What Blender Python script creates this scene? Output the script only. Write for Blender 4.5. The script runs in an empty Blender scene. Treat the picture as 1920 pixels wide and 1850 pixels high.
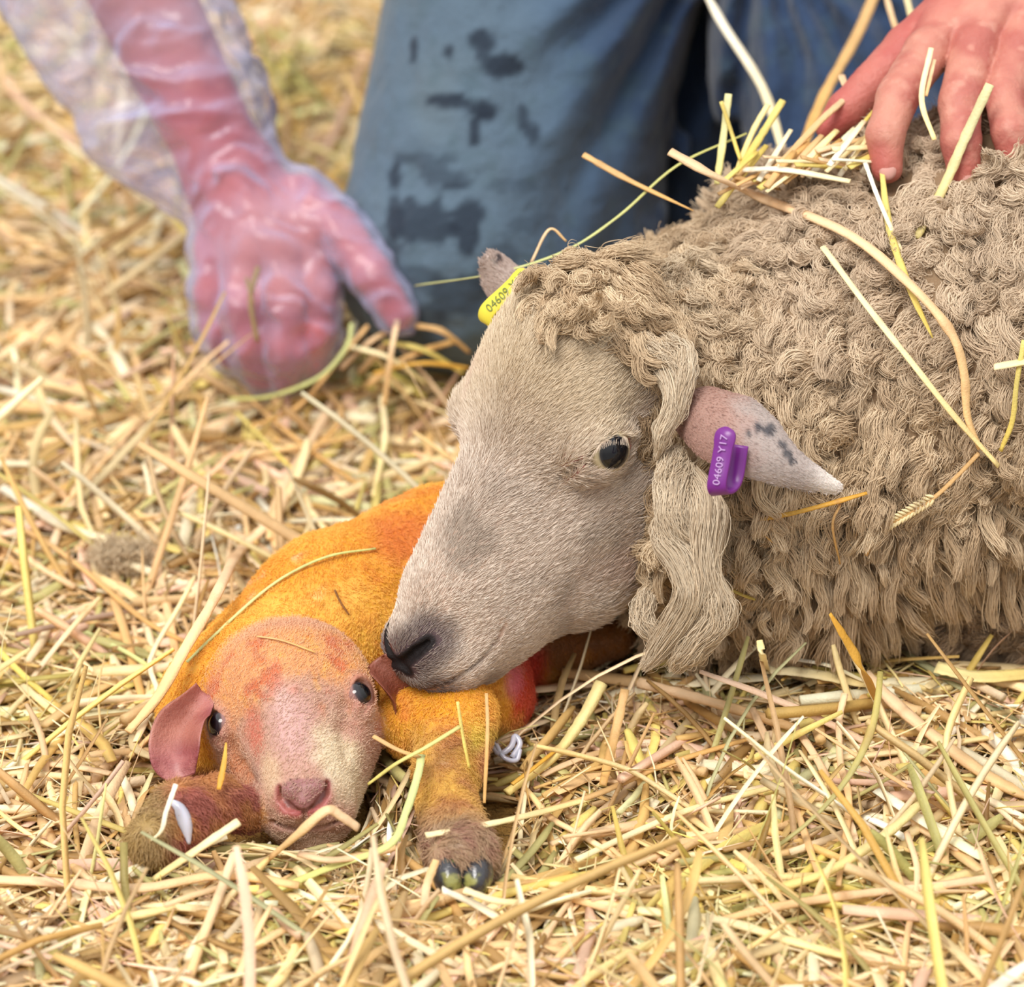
import bpy, math, os
import numpy as np
from mathutils import Vector, Matrix

# ------------------------------------------------------------------ camera, light, exposure
S = 0.0003                      # metres per modelling unit (0.3 mm)
DIST = 9000.0                   # camera distance to the focus plane, in units
PITCH = math.radians(27.0)
RIGHT = np.array([1.0, 0, 0])
UP = np.array([0, math.sin(PITCH), math.cos(PITCH)])
FWD = np.array([0, math.cos(PITCH), -math.sin(PITCH)])
RC = np.stack([RIGHT, UP, -FWD])            # rows: u, v, w axes in world
OFF = np.array([0, 0, 325.0 * math.cos(PITCH)])

def toworld(q):
    return (np.asarray(q, float) @ RC + OFF) * S

def toq(p):
    return (np.asarray(p, float) / S - OFF) @ RC.T

sc = bpy.context.scene
col = sc.collection
cam_d = bpy.data.cameras.new('camera')
cam_d.sensor_width = 36.0
cam_d.sensor_fit = 'HORIZONTAL'
cam_d.lens = 36.0 * DIST / 1920.0
cam_d.clip_end = 100
cam = bpy.data.objects.new('camera', cam_d)
col.objects.link(cam)
cp = toworld([0, 0, DIST])
cam.matrix_world = Matrix((
    (RIGHT[0], UP[0], -FWD[0], cp[0]),
    (RIGHT[1], UP[1], -FWD[1], cp[1]),
    (RIGHT[2], UP[2], -FWD[2], cp[2]),
    (0, 0, 0, 1)))
sc.camera = cam
cam_d.dof.use_dof = True
cam_d.dof.focus_distance = (DIST - 520) * S
cam_d.dof.aperture_fstop = 6.0

world = bpy.data.worlds.new('sky')
sc.world = world
world.use_nodes = True
nt = world.node_tree
nt.nodes.clear()
wo = nt.nodes.new('ShaderNodeOutputWorld')
bg = nt.nodes.new('ShaderNodeBackground')
tc = nt.nodes.new('ShaderNodeTexCoord')
sx = nt.nodes.new('ShaderNodeSeparateXYZ')
rp = nt.nodes.new('ShaderNodeValToRGB')
rp.color_ramp.elements[0].position = 0.0
rp.color_ramp.elements[0].color = (0.36, 0.34, 0.31, 1)
rp.color_ramp.elements[1].position = 0.85
rp.color_ramp.elements[1].color = (1.0, 1.0, 1.0, 1)
nt.links.new(tc.outputs['Generated'], sx.inputs[0])
nt.links.new(sx.outputs['Z'], rp.inputs[0])
nt.links.new(rp.outputs[0], bg.inputs[0])
bg.inputs[1].default_value = 1.15
nt.links.new(bg.outputs[0], wo.inputs[0])

sun_d = bpy.data.lights.new('sun', 'SUN')
sun_d.energy = 2.6
sun_d.angle = math.radians(28)
sun_d.color = (1.0, 0.965, 0.91)
sun = bpy.data.objects.new('sun', sun_d)
col.objects.link(sun)
sun.rotation_euler = Vector((-0.28, -0.42, 0.9)).to_track_quat('Z', 'Y').to_euler()
sc.view_settings.view_transform = 'Standard'
sc.view_settings.look = 'None'
sc.view_settings.exposure = 0.1
sc.view_settings.gamma = 1.0
sc.view_settings.use_curve_mapping = False
sc.cycles.max_bounces = 6
sc.cycles.transparent_max_bounces = 10

QUICK = os.environ.get('QUICK', '')          # (only thins the straw for a quick look)
rng = np.random.default_rng(7)

# ------------------------------------------------------------------ helpers
def A(px, py, w):
    """a point seen at photo coordinates (px, py), w units nearer than the focus plane"""
    k = 1 - w / DIST
    return np.array([(px - 960.0) * k, (925.0 - py) * k, w])

def AA(pts):
    return np.array([A(*p) for p in pts])

def img(q):
    q = np.asarray(q)
    k = 1 - q[..., 2] / DIST
    return 960 + q[..., 0] / k, 925 - q[..., 1] / k

def ground_q(X, Y, Z=0.0):
    """units on the ground: X right, Y away from the camera, Z up -> modelling space"""
    X, Y, Z = np.broadcast_arrays(X, Y, Z)
    p = np.stack([X, Y, Z], -1).astype(float) - OFF
    return p @ RC.T

def ground_at(px, py, Z=0.0):
    """where the line of sight through (px,py) meets height Z: returns X, Y units"""
    d = np.array([(px - 960.0), (925.0 - py), -DIST]) @ RC
    o = np.array([0, 0, DIST]) @ RC + OFF
    t = (Z - o[2]) / d[2]
    p = o + t * d
    return p[0], p[1]

def zof(q):
    return (q @ RC)[..., 2] + OFF[2]

TAB = np.random.default_rng(11).random(8192).astype(np.float32)
def vnoise(p, scale, seed=0):
    p = np.asarray(p, np.float32) / scale
    i = np.floor(p).astype(np.int64)
    f = (p - i).astype(np.float32)
    f = f * f * (3 - 2 * f)
    out = 0
    for dx in (0, 1):
        wx = f[:, 0] if dx else 1 - f[:, 0]
        for dy in (0, 1):
            wy = f[:, 1] if dy else 1 - f[:, 1]
            for dz in (0, 1):
                wz = f[:, 2] if dz else 1 - f[:, 2]
                h = ((i[:, 0] + dx) * 73856093) ^ ((i[:, 1] + dy) * 19349663) ^ ((i[:, 2] + dz) * 83492791) ^ (seed * 2654435)
                out = out + wx * wy * wz * TAB[h & 8191]
    return out * 2 - 1

def fbm(p, scale, seed=0, octv=3):
    o, a = 0, 1.0
    for k in range(octv):
        o = o + a * vnoise(p, scale / 2 ** k, seed + k * 7)
        a *= 0.5
    return o / 1.75

def smin(a, b, k):
    h = np.clip(0.5 + 0.5 * (b - a) / k, 0, 1)
    return b * (1 - h) + a * h - k * h * (1 - h)

def smax(a, b, k):
    return -smin(-a, -b, k)

def ell(p, c, r, R=None):
    d = p - np.asarray(c, float)
    if R is not None:
        d = d @ R
    r = np.asarray(r, float)
    k0 = np.sqrt(((d / r) ** 2).sum(1))
    k1 = np.sqrt(((d / r ** 2) ** 2).sum(1)) + 1e-9
    return k0 * (k0 - 1) / k1

def rc(p, a, b, ra, rb):
    a = np.asarray(a, float); b = np.asarray(b, float)
    ab = b - a
    t = np.clip(((p - a) @ ab) / (ab @ ab), 0, 1)
    return np.sqrt(((p - a - t[:, None] * ab) ** 2).sum(1)) - (ra + (rb - ra) * t)

def chain(p, pts, rad, k=12):
    d = None
    for i in range(len(pts) - 1):
        e = rc(p, pts[i], pts[i + 1], rad[i], rad[i + 1])
        d = e if d is None else smin(d, e, k)
    return d

def polygonize(f, lo, hi, h, B=8, slack=1.0):
    lo = np.asarray(lo, float); hi = np.asarray(hi, float)
    nb = np.maximum(1, np.ceil((hi - lo) / h / B).astype(int))
    n = nb * B
    bc = np.stack(np.meshgrid(*[np.arange(k) for k in nb], indexing='ij'), -1).reshape(-1, 3)
    cen = lo + (bc * B + (B - 1) / 2) * h
    fc = f(cen)
    act = np.abs(fc) < h * B * 1.15 * slack + 10
    G = np.where(fc < 0, -1e3, 1e3).astype(np.float32).reshape(nb)
    G = np.repeat(np.repeat(np.repeat(G, B, 0), B, 1), B, 2)
    loc = np.stack(np.meshgrid(*[np.arange(B)] * 3, indexing='ij'), -1).reshape(-1, 3)
    ab = bc[act]
    step = 600
    for s in range(0, len(ab), step):
        bb = ab[s:s + step]
        idx = (bb[:, None, :] * B + loc[None]).reshape(-1, 3)
        G[idx[:, 0], idx[:, 1], idx[:, 2]] = f(lo + idx * h)
    Sg = G < 0
    c = None
    cnt = np.zeros(tuple(n - 1), np.uint8)
    for dx in (0, 1):
        for dy in (0, 1):
            for dz in (0, 1):
                cnt += Sg[dx:n[0] - 1 + dx, dy:n[1] - 1 + dy, dz:n[2] - 1 + dz]
    cells = np.argwhere((cnt > 0) & (cnt < 8))
    cid = np.full(tuple(n - 1), -1, np.int32)
    cid[cells[:, 0], cells[:, 1], cells[:, 2]] = np.arange(len(cells))
    corners = np.array([(i, j, k) for i in (0, 1) for j in (0, 1) for k in (0, 1)])
    val = np.stack([G[cells[:, 0] + c[0], cells[:, 1] + c[1], cells[:, 2] + c[2]] for c in corners], 1)
    acc = np.zeros((len(cells), 3)); num = np.zeros(len(cells))
    for i in range(8):
        for j in range(i + 1, 8):
            if np.abs(corners[i] - corners[j]).sum() != 1:
                continue
            a, b = val[:, i], val[:, j]
            m = (a < 0) != (b < 0)
            t = np.where(m, a / np.where(m, a - b, 1), 0)
            pt = corners[i] + t[:, None] * (corners[j] - corners[i])
            acc[m] += pt[m]; num[m] += 1
    V = lo + (cells + acc / num[:, None]) * h
    F = []
    for ax in range(3):
        o1, o2 = [(1, 2), (2, 0), (0, 1)][ax]
        sl0 = [slice(1, n[k] - 1) for k in range(3)]
        sl0[ax] = slice(0, n[ax] - 1)
        sl1 = list(sl0); sl1[ax] = slice(1, n[ax])
        a = Sg[tuple(sl0)]; b = Sg[tuple(sl1)]
        e = np.argwhere(a != b)
        base = e.copy()
        for k in range(3):
            if k != ax:
                base[:, k] += 1
        inside_first = a[e[:, 0], e[:, 1], e[:, 2]]
        q = []
        for d1, d2 in ((-1, -1), (0, -1), (0, 0), (-1, 0)):
            c = base.copy(); c[:, o1] += d1; c[:, o2] += d2
            q.append(cid[c[:, 0], c[:, 1], c[:, 2]])
        q = np.stack(q, 1)
        q[~inside_first] = q[~inside_first][:, ::-1]
        F.append(q)
    F = np.concatenate(F)
    F = F[(F >= 0).all(1)]
    return V, F

def join(parts):
    V, F, C, o = [], [], [], 0
    for v, f, c in parts:
        V.append(v); F.append(f + o); C.append(c); o += len(v)
    return np.concatenate(V), np.concatenate(F), np.concatenate(C)

def srgb(r, g, b):
    c = np.array([r, g, b], float) / 255.0
    return np.where(c <= 0.04045, c / 12.92, ((c + 0.055) / 1.055) ** 2.4)

ORG = {}
def mesh_obj(name, V, F, mat=None, parent=None, C=None, smooth=True, space='q', origin=None, props=None):
    """one mesh object from arrays; V in modelling space ('q') or world metres"""
    W = toworld(V) if space == 'q' else np.asarray(V, float)
    org = ORG[parent.name] if parent is not None else (np.zeros(3) if origin is None else np.asarray(origin, float))
    me = bpy.data.meshes.new(name)
    k = F.shape[1]
    me.vertices.add(len(W)); me.vertices.foreach_set('co', (W - org).astype(np.float32).ravel())
    me.loops.add(F.size); me.loops.foreach_set('vertex_index', F.astype(np.int32).ravel())
    me.polygons.add(len(F))
    me.polygons.foreach_set('loop_start', np.arange(0, F.size, k, dtype=np.int32))
    me.update(calc_edges=True)
    if smooth:
        me.polygons.foreach_set('use_smooth', np.ones(len(me.polygons), bool))
    if C is not None:
        at = me.attributes.new('Col', 'FLOAT_COLOR', 'POINT')
        cc = np.ones((len(W), 4), np.float32); cc[:, :3] = C
        at.data.foreach_set('color', cc.ravel())
    if mat:
        me.materials.append(mat)
    ob = bpy.data.objects.new(name, me)
    col.objects.link(ob)
    if parent is not None:
        ob.parent = parent
    else:
        ob.location = org
    ORG[ob.name] = org
    for k_, v_ in (props or {}).items():
        ob[k_] = v_
    return ob

def empty(name, q, label, cat, group=None):
    o = bpy.data.objects.new(name, None)
    col.objects.link(o)
    w = toworld(q)
    o.location = w
    ORG[o.name] = w
    o['label'] = label; o['category'] = cat
    o.empty_display_size = 0.02
    if group:
        o['group'] = group
    return o

def curves_obj(name, P, R, C, mat, parent):
    """fibres: P (N,K,3) modelling space, R (N,K) units, C (N,3)"""
    N, K = P.shape[:2]
    org = ORG[parent.name] if parent is not None else np.zeros(3)
    cu = bpy.data.hair_curves.new(name)
    cu.add_curves([K] * N)
    W = (toworld(P.reshape(-1, 3)) - org).astype(np.float32)
    cu.attributes['position'].data.foreach_set('vector', W.ravel())
    ra = cu.attributes.get('radius') or cu.attributes.new('radius', 'FLOAT', 'POINT')
    ra.data.foreach_set('value', (R * S).astype(np.float32).ravel())
    ca = cu.attributes.new('Col', 'FLOAT_COLOR', 'CURVE')
    cc = np.ones((N, 4), np.float32); cc[:, :3] = C
    ca.data.foreach_set('color', cc.ravel())
    cu.materials.append(mat)
    ob = bpy.data.objects.new(name, cu)
    col.objects.link(ob)
    if parent is not None:
        ob.parent = parent
    ORG[ob.name] = org
    return ob

def material(name, color=None, rough=0.6, attr=False, bump=None, spec=0.3, sss=0.0, sss_r=(1, .4, .25), coat=0.0, var=None, sheen=0.0, coatr=0.1):
    m = bpy.data.materials.new(name)
    m.use_nodes = True
    t = m.node_tree
    b = t.nodes['Principled BSDF']
    b.inputs['Roughness'].default_value = rough
    b.inputs['Specular IOR Level'].default_value = spec
    if sss:
        b.inputs['Subsurface Weight'].default_value = sss
        b.inputs['Subsurface Radius'].default_value = sss_r
        b.inputs['Subsurface Scale'].default_value = 0.004
    if coat:
        b.inputs['Coat Weight'].default_value = coat
        b.inputs['Coat Roughness'].default_value = coatr
    if sheen:
        b.inputs['Sheen Weight'].default_value = sheen
    co = None
    if attr:
        a = t.nodes.new('ShaderNodeAttribute'); a.attribute_name = 'Col'
        co = a.outputs['Color']
    elif color is not None:
        b.inputs['Base Color'].default_value = (*color, 1)
        rgb = t.nodes.new('ShaderNodeRGB'); rgb.outputs[0].default_value = (*color, 1)
        co = rgb.outputs[0]
    tco = t.nodes.new('ShaderNodeTexCoord')
    if var:
        sc_, amt = var
        n = t.nodes.new('ShaderNodeTexNoise'); n.inputs['Scale'].default_value = sc_; n.inputs['Detail'].default_value = 6
        t.links.new(tco.outputs['Object'], n.inputs['Vector'])
        mr = t.nodes.new('ShaderNodeMapRange'); mr.inputs['From Min'].default_value = 0.25; mr.inputs['From Max'].default_value = 0.75
        mr.inputs['To Min'].default_value = 1 - amt; mr.inputs['To Max'].default_value = 1 + amt
        t.links.new(n.outputs['Fac'], mr.inputs['Value'])
        mx = t.nodes.new('ShaderNodeVectorMath'); mx.operation = 'SCALE'
        t.links.new(co, mx.inputs[0]); t.links.new(mr.outputs[0], mx.inputs['Scale'])
        co = mx.outputs[0]
    if co is not None:
        t.links.new(co, b.inputs['Base Color'])
    if bump:
        last = None
        for (sc_, dist, kind) in bump:
            if kind == 'voronoi':
                n = t.nodes.new('ShaderNodeTexVoronoi'); n.inputs['Scale'].default_value = sc_; o = n.outputs['Distance']
            elif kind == 'wave':
                n = t.nodes.new('ShaderNodeTexWave'); n.inputs['Scale'].default_value = sc_; n.inputs['Distortion'].default_value = 1.5; o = n.outputs['Fac']
            else:
                n = t.nodes.new('ShaderNodeTexNoise'); n.inputs['Scale'].default_value = sc_; n.inputs['Detail'].default_value = 5; o = n.outputs['Fac']
            t.links.new(tco.outputs['Object'], n.inputs['Vector'])
            bp = t.nodes.new('ShaderNodeBump'); bp.inputs['Distance'].default_value = dist
            bp.inputs['Strength'].default_value = 1.0
            t.links.new(o, bp.inputs['Height'])
            if last is not None:
                t.links.new(last, bp.inputs['Normal'])
            last = bp.outputs[0]
        t.links.new(last, b.inputs['Normal'])
    return m

def sample(V, F, n, r=rng):
    """n random points on a quad mesh with normals"""
    T = np.concatenate([F[:, [0, 1, 2]], F[:, [0, 2, 3]]])
    a, b, c = V[T[:, 0]], V[T[:, 1]], V[T[:, 2]]
    cr = np.cross(b - a, c - a)
    ar = np.sqrt((cr ** 2).sum(1)) + 1e-9
    t = r.choice(len(T), n, p=ar / ar.sum())
    u, v = r.random(n), r.random(n)
    m = u + v > 1
    u[m], v[m] = 1 - u[m], 1 - v[m]
    P = a[t] + u[:, None] * (b - a)[t] + v[:, None] * (c - a)[t]
    return P, cr[t] / ar[t][:, None]

def grad_normal(f, P, e=3.0):
    g = np.stack([f(P + np.eye(3)[k] * e) - f(P - np.eye(3)[k] * e) for k in range(3)], 1)
    return g / (np.linalg.norm(g, axis=1, keepdims=True) + 1e-9)

def unit(v):
    v = np.asarray(v, float)
    return v / (np.linalg.norm(v, axis=-1, keepdims=True) + 1e-12)

def inpoly(x, y, poly):
    c = np.zeros(len(x), bool)
    n = len(poly)
    for i in range(n):
        x1, y1 = poly[i]; x2, y2 = poly[(i + 1) % n]
        m = ((y1 > y) != (y2 > y)) & (x < (x2 - x1) * (y - y1) / ((y2 - y1) or 1e-9) + x1)
        c ^= m
    return c

WUP = RC @ np.array([0, 0, 1.0])       # world up in modelling space

def resample(pts, n):
    """smooth curve through control points (Catmull-Rom)"""
    p = np.asarray(pts, float)
    if len(p) == 2:
        return p[0] + np.linspace(0, 1, n)[:, None] * (p[1] - p[0])
    q = np.concatenate([[2 * p[0] - p[1]], p, [2 * p[-1] - p[-2]]])
    t = np.linspace(0, len(p) - 1 - 1e-6, n)
    i = t.astype(int); f = (t - i)[:, None]
    a, b, c, d = q[i], q[i + 1], q[i + 2], q[i + 3]
    return 0.5 * (2 * b + (c - a) * f + (2 * a - 5 * b + 4 * c - d) * f ** 2 + (3 * b - a - 3 * c + d) * f ** 3)

def leaf(path, nrm, widths, cup, th, n=28, m=13, side=None):
    """an ear: a cupped leaf with real thickness. path control points, nrm outer normals, widths half-widths"""
    P = resample(path, n); N = unit(resample(nrm, n))
    Wd = resample(np.array(widths, float)[:, None].repeat(3, 1), n)[:, 0]
    Cu = resample(np.array(cup, float)[:, None].repeat(3, 1), n)[:, 0]
    T = unit(np.gradient(P, axis=0))
    B = unit(np.cross(T, N)); N = np.cross(B, T)
    th_ = th if np.ndim(th) else np.full(n, th)
    ring = []
    us = np.linspace(-1, 1, m)
    for s in (1, -1):
        for u in (us if s == 1 else us[::-1]):
            edge = math.sqrt(max(0.0, 1 - u * u)) ** 0.7
            off = B * (Wd * u)[:, None] + N * (-(Cu * Wd) * u * u + s * (th_ * (0.35 + 0.65 * edge)) * 0.5 * (1 if abs(u) < .999 else 0.4))[:, None]
            ring.append(P + off)
    V = np.stack(ring, 1)
    k = V.shape[1]
    F = []
    for i in range(n - 1):
        for j in range(k):
            F.append((i * k + j, i * k + (j + 1) % k, (i + 1) * k + (j + 1) % k, (i + 1) * k + j))
    V = V.reshape(-1, 3)
    V = np.concatenate([V, P[:1], P[-1:]])
    c0, c1 = len(V) - 2, len(V) - 1
    for j in range(0, k, 1):
        F.append((c0, (j + 1) % k, j, j)); F.append((c1, (n - 1) * k + j, (n - 1) * k + (j + 1) % k, (n - 1) * k + (j + 1) % k))
    F = np.array(F)
    return V, F

def hit(f, px, py, w0=1100, w1=-900, sink=0.0):
    """first point of the solid f seen at photo coordinates, pushed 'sink' units in"""
    ws = np.arange(w0, w1, -4.0)
    p = np.stack([A(px, py, w) for w in ws])
    d = f(p)
    i = int(np.argmax(d < 0)) if (d < 0).any() else int(np.argmin(d))
    return p[i] + np.array([0, 0, -sink])

def tris(F):
    """quads + degenerate quads -> triangles, so that caps stay valid"""
    T = np.concatenate([F[:, [0, 1, 2]], F[:, [0, 2, 3]]])
    ok = (T[:, 0] != T[:, 1]) & (T[:, 1] != T[:, 2]) & (T[:, 0] != T[:, 2])
    return T[ok]

def quads_to_tris(F):
    return np.concatenate([F[:, [0, 1, 2]], F[:, [0, 2, 3]]]) if F.shape[1] == 4 else F

def mix(a, b, t):
    t = np.asarray(t)[..., None]
    return a * (1 - t) + b * t

def sstep(a, b, x):
    t = np.clip((x - a) / (b - a), 0, 1)
    return t * t * (3 - 2 * t)

def tube(path, rad, n=24, m=10, flat=1.0, nrm=None):
    P = resample(path, n)
    R = resample(np.array(rad, float)[:, None].repeat(3, 1), n)[:, 0] if np.ndim(rad) else np.full(n, rad)
    T = unit(np.gradient(P, axis=0))
    ref = np.array([0, 0, 1.0]) if nrm is None else np.asarray(nrm, float)
    B = unit(np.cross(T, ref) + 1e-6); N = np.cross(B, T)
    a = np.arange(m) / m * 2 * math.pi
    V = P[:, None] + R[:, None, None] * (B[:, None] * np.cos(a)[None, :, None] + flat * N[:, None] * np.sin(a)[None, :, None])
    F = [(i * m + j, i * m + (j + 1) % m, (i + 1) * m + (j + 1) % m, (i + 1) * m + j) for i in range(n - 1) for j in range(m)]
    V = np.concatenate([V.reshape(-1, 3), P[:1], P[-1:]])
    for j in range(m):
        F.append((len(V) - 2, (j + 1) % m, j, j)); F.append((len(V) - 1, (n - 1) * m + j, (n - 1) * m + (j + 1) % m, (n - 1) * m + (j + 1) % m))
    return V, tris(np.array(F))[:, ::-1]

# ------------------------------------------------------------------ materials
M_skin_ewe = material('ewe_skin', attr=True, rough=0.7, bump=[(900, 0.0006, 'noise')], sss=0.15)
M_fur_ewe = material('ewe_hair', attr=True, rough=0.75, spec=0.15)
M_wool = material('ewe_wool', attr=True, rough=0.85, spec=0.08)
M_lamb = material('lamb_skin', attr=True, rough=0.42, bump=[(420, 0.0010, 'noise'), (1500, 0.0004, 'noise')], sss=0.12, coat=0.35, coatr=0.3)
M_lamb_fur = material('lamb_hair', attr=True, rough=0.5, spec=0.35)
M_hand = material('hand_skin', attr=True, rough=0.5, bump=[(500, 0.0005, 'noise'), (160, 0.0008, 'noise')], sss=0.25)
M_arm = material('stained_arm_skin', attr=True, rough=0.35, bump=[(200, 0.001, 'noise')], sss=0.2)
M_nail = material('fingernail', srgb(214, 160, 150), rough=0.3, spec=0.5)
M_denim = material('denim', attr=True, rough=0.85, bump=[(1400, 0.0004, 'noise'), (60, 0.004, 'noise')], var=(900, 0.12), sheen=0.2)
M_shirt = material('shirt_cloth', srgb(52, 58, 70), rough=0.9, bump=[(40, 0.006, 'noise')])
M_straw = material('straw', attr=True, rough=0.5, bump=[(700, 0.0004, 'noise')], spec=0.35, var=(120, 0.10))
M_floor = material('litter_floor', srgb(176, 136, 72), rough=0.95, bump=[(90, 0.01, 'noise'), (400, 0.004, 'noise')], var=(60, 0.45))
M_purple = material('purple_plastic', srgb(118, 38, 134), rough=0.32, spec=0.5, sss=0.1)
M_yellow = material('yellow_plastic', srgb(232, 216, 70), rough=0.35, spec=0.5)
M_white_ink = material('white_ink', srgb(190, 150, 204), rough=0.6)
M_grey_ink = material('grey_ink', srgb(118, 130, 70), rough=0.6)
M_iris = material('ewe_iris', attr=True, rough=0.12, spec=0.4, coat=0.45, coatr=0.03)
M_hoof = material('hoof_horn', attr=True, rough=0.22, spec=0.6, coat=0.7, coatr=0.1, bump=[(150, 0.0015, 'noise')])
M_mouthline = material('nose_skin', attr=True, rough=0.4, bump=[(600, 0.0006, 'voronoi')])

def film_material():
    m = bpy.data.materials.new('polythene_film'); m.use_nodes = True
    t = m.node_tree; b = t.nodes['Principled BSDF']
    out = t.nodes['Material Output']
    b.inputs['Base Color'].default_value = (*srgb(196, 196, 232), 1)
    b.inputs['Roughness'].default_value = 0.22
    b.inputs['Specular IOR Level'].default_value = 0.9
    tcn = t.nodes.new('ShaderNodeTexCoord')
    mp = t.nodes.new('ShaderNodeMapping'); mp.inputs['Rotation'].default_value = (0.3, 0.8, 0.7); mp.inputs['Scale'].default_value = (1, 2.2, 1)
    t.links.new(tcn.outputs['Object'], mp.inputs['Vector'])
    n = t.nodes.new('ShaderNodeTexNoise'); n.inputs['Scale'].default_value = 20; n.inputs['Detail'].default_value = 4; n.inputs['Distortion'].default_value = 1.2
    n.noise_type = 'RIDGED_MULTIFRACTAL' if hasattr(n, 'noise_type') else 'FBM'
    t.links.new(mp.outputs[0], n.inputs['Vector'])
    bp = t.nodes.new('ShaderNodeBump'); bp.inputs['Distance'].default_value = 0.011; bp.inputs['Strength'].default_value = 0.85
    t.links.new(n.outputs['Fac'], bp.inputs['Height'])
    t.links.new(bp.outputs[0], b.inputs['Normal'])
    tr = t.nodes.new('ShaderNodeBsdfTransparent')
    lw = t.nodes.new('ShaderNodeLayerWeight'); lw.inputs['Blend'].default_value = 0.35
    t.links.new(bp.outputs[0], lw.inputs['Normal'])
    mr = t.nodes.new('ShaderNodeMapRange')
    mr.inputs['To Min'].default_value = 0.2; mr.inputs['To Max'].default_value = 0.95
    t.links.new(lw.outputs['Facing'], mr.inputs['Value'])
    mx = t.nodes.new('ShaderNodeMixShader')
    t.links.new(mr.outputs[0], mx.inputs[0]); t.links.new(tr.outputs[0], mx.inputs[1]); t.links.new(b.outputs[0], mx.inputs[2])
    t.links.new(mx.outputs[0], out.inputs['Surface'])
    return m
M_film = film_material()
# finger skeletons of the bare hand (also keep the fleece parted under them)
F_thumb = [A(1800, 20, 20), A(1705, 90, 60), A(1635, 160, 90), A(1588, 205, 100), A(1556, 238, 100)], [60, 46, 40, 35, 28]
F_index = [A(1775, 60, 70), A(1738, 100, 135), A(1684, 180, 226), A(1660, 252, 276), A(1663, 314, 278)], [54, 44, 39, 35, 29]
F_mid = [A(1850, 40, 80), A(1828, 95, 145), A(1800, 192, 240), A(1802, 268, 288), A(1808, 332, 288)], [54, 45, 40, 36, 30]
F_ring = [A(1930, 30, 70), A(1908, 100, 140), A(1884, 182, 230), A(1894, 248, 280), A(1905, 306, 280)], [52, 43, 38, 34, 29]
F_lit = [A(2000, 20, 60), A(1992, 90, 110), A(1985, 165, 180), A(1992, 215, 205), A(2000, 258, 200)], [44, 38, 32, 28, 24]
# ================================================================== EWE
HO = A(1010, 800, 424)
HM = np.stack([unit([-.41, -.912, .04]), unit([.667, -.272, .69]), np.zeros(3)], 1)
HM[:, 1] = unit(HM[:, 1] - HM[:, 0] * (HM[:, 0] @ HM[:, 1]))
HM[:, 2] = np.cross(HM[:, 0], HM[:, 1]); HM[:, 2] *= np.sign(HM[2, 2])
def hl(p):                       # head-local: x to the nose, y to the near side, z to the top of the face
    return (p - HO) @ HM
def hw(l):
    return HO + np.asarray(l, float) @ HM.T
EYE_C = np.array([0.0, 150.0, -5.0])
_e = hl(A(1132 + 98, 850 - 8, 500)[None])[0] - hl(A(1132, 850, 500)[None])[0]
_e[1] = 0; EE1 = unit(_e); EE2 = np.array([EE1[2], 0, -EE1[0]])
EYE_R = np.stack([EE1, np.array([0, 1.0, 0]), EE2], 1)
EWE_CUTS = []
def ewe_head(p):
    L = hl(p)
    M = L.copy(); M[:, 1] = np.abs(M[:, 1])
    d = ell(L, (-105, 0, 5), (190, 150, 140))
    d = smin(d, ell(L, (-15, 0, 8), (150, 140, 92)), 50)
    d = smin(d, ell(M, (-14, 98, 14), (84, 54, 48)), 50)
    d = smin(d, rc(L, (30, 0, 4), (420, 0, 40), 92, 70), 46)
    d = smin(d, rc(L, (150, 0, 10), (330, 0, 36), 92, 82), 30)
    d = smin(d, rc(M, (40, 72, -78), (420, 34, -20), 86, 64), 50)
    d = smin(d, rc(M, (50, 76, -135), (330, 46, -80), 90, 62), 50)
    d = smin(d, rc(M, (15, 66, -215), (215, 52, -200), 104, 86), 50)
    d = smin(d, rc(M, (190, 44, -186), (400, 24, -92), 84, 46), 50)
    d = smin(d, ell(L, (450, 0, 18), (60, 88, 72)), 34)
    d = smin(d, ell(M, (452, 34, -18), (44, 46, 44)), 22)
    d = smin(d, ell(L, (418, 0, -92), (58, 52, 38)), 24)
    d = smin(d, rc(L, (-170, 0, -120), (-60, 0, -190), 150, 130), 60)
    # orbit ring and socket
    d = smin(d, ell(M, (0, 146, -5), (76, 46, 58), EYE_R), 24)
    d = smax(d, -ell(M, (-2, 204, -4), (60, 64, 32), EYE_R), 7)
    for pts, rad in EWE_CUTS:
        d = smax(d, -chain(p, pts, rad, 4), 7)
    return d
_n = [hit(ewe_head, x, y, sink=k) for x, y, k in ((716, 1236, 2), (735, 1243, 0), (757, 1240, 0), (780, 1222, 2), (803, 1203, 3))]
_m = [hit(ewe_head, x, y, sink=1) for x, y in ((742, 1284), (775, 1290), (815, 1285), (862, 1266), (902, 1236), (928, 1205), (944, 1172))]
_mir = lambda q: hw(hl(q) * np.array([1, -1, 1]))
NOSTRIL = np.array(_n); MOUTH = np.array(_m)
TEAR = np.array([hit(ewe_head, x, y) for x, y in ((1088, 868), (1062, 886), (1046, 898), (1034, 918))])
EWE_CUTS += [(TEAR, [6, 8, 6, 3]), (_mir(TEAR), [6, 8, 6, 3]), (NOSTRIL, [4, 6, 7, 8, 4]), (_mir(NOSTRIL[1:]), [6, 7, 8, 4]), (MOUTH, [4, 5, 6, 6, 6, 5, 2]), (_mir(MOUTH[2:]), [5, 6, 6, 5, 2])]
def segdist(v, pts):
    return chain(v, pts, [0.0] * len(pts), 1)
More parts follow.
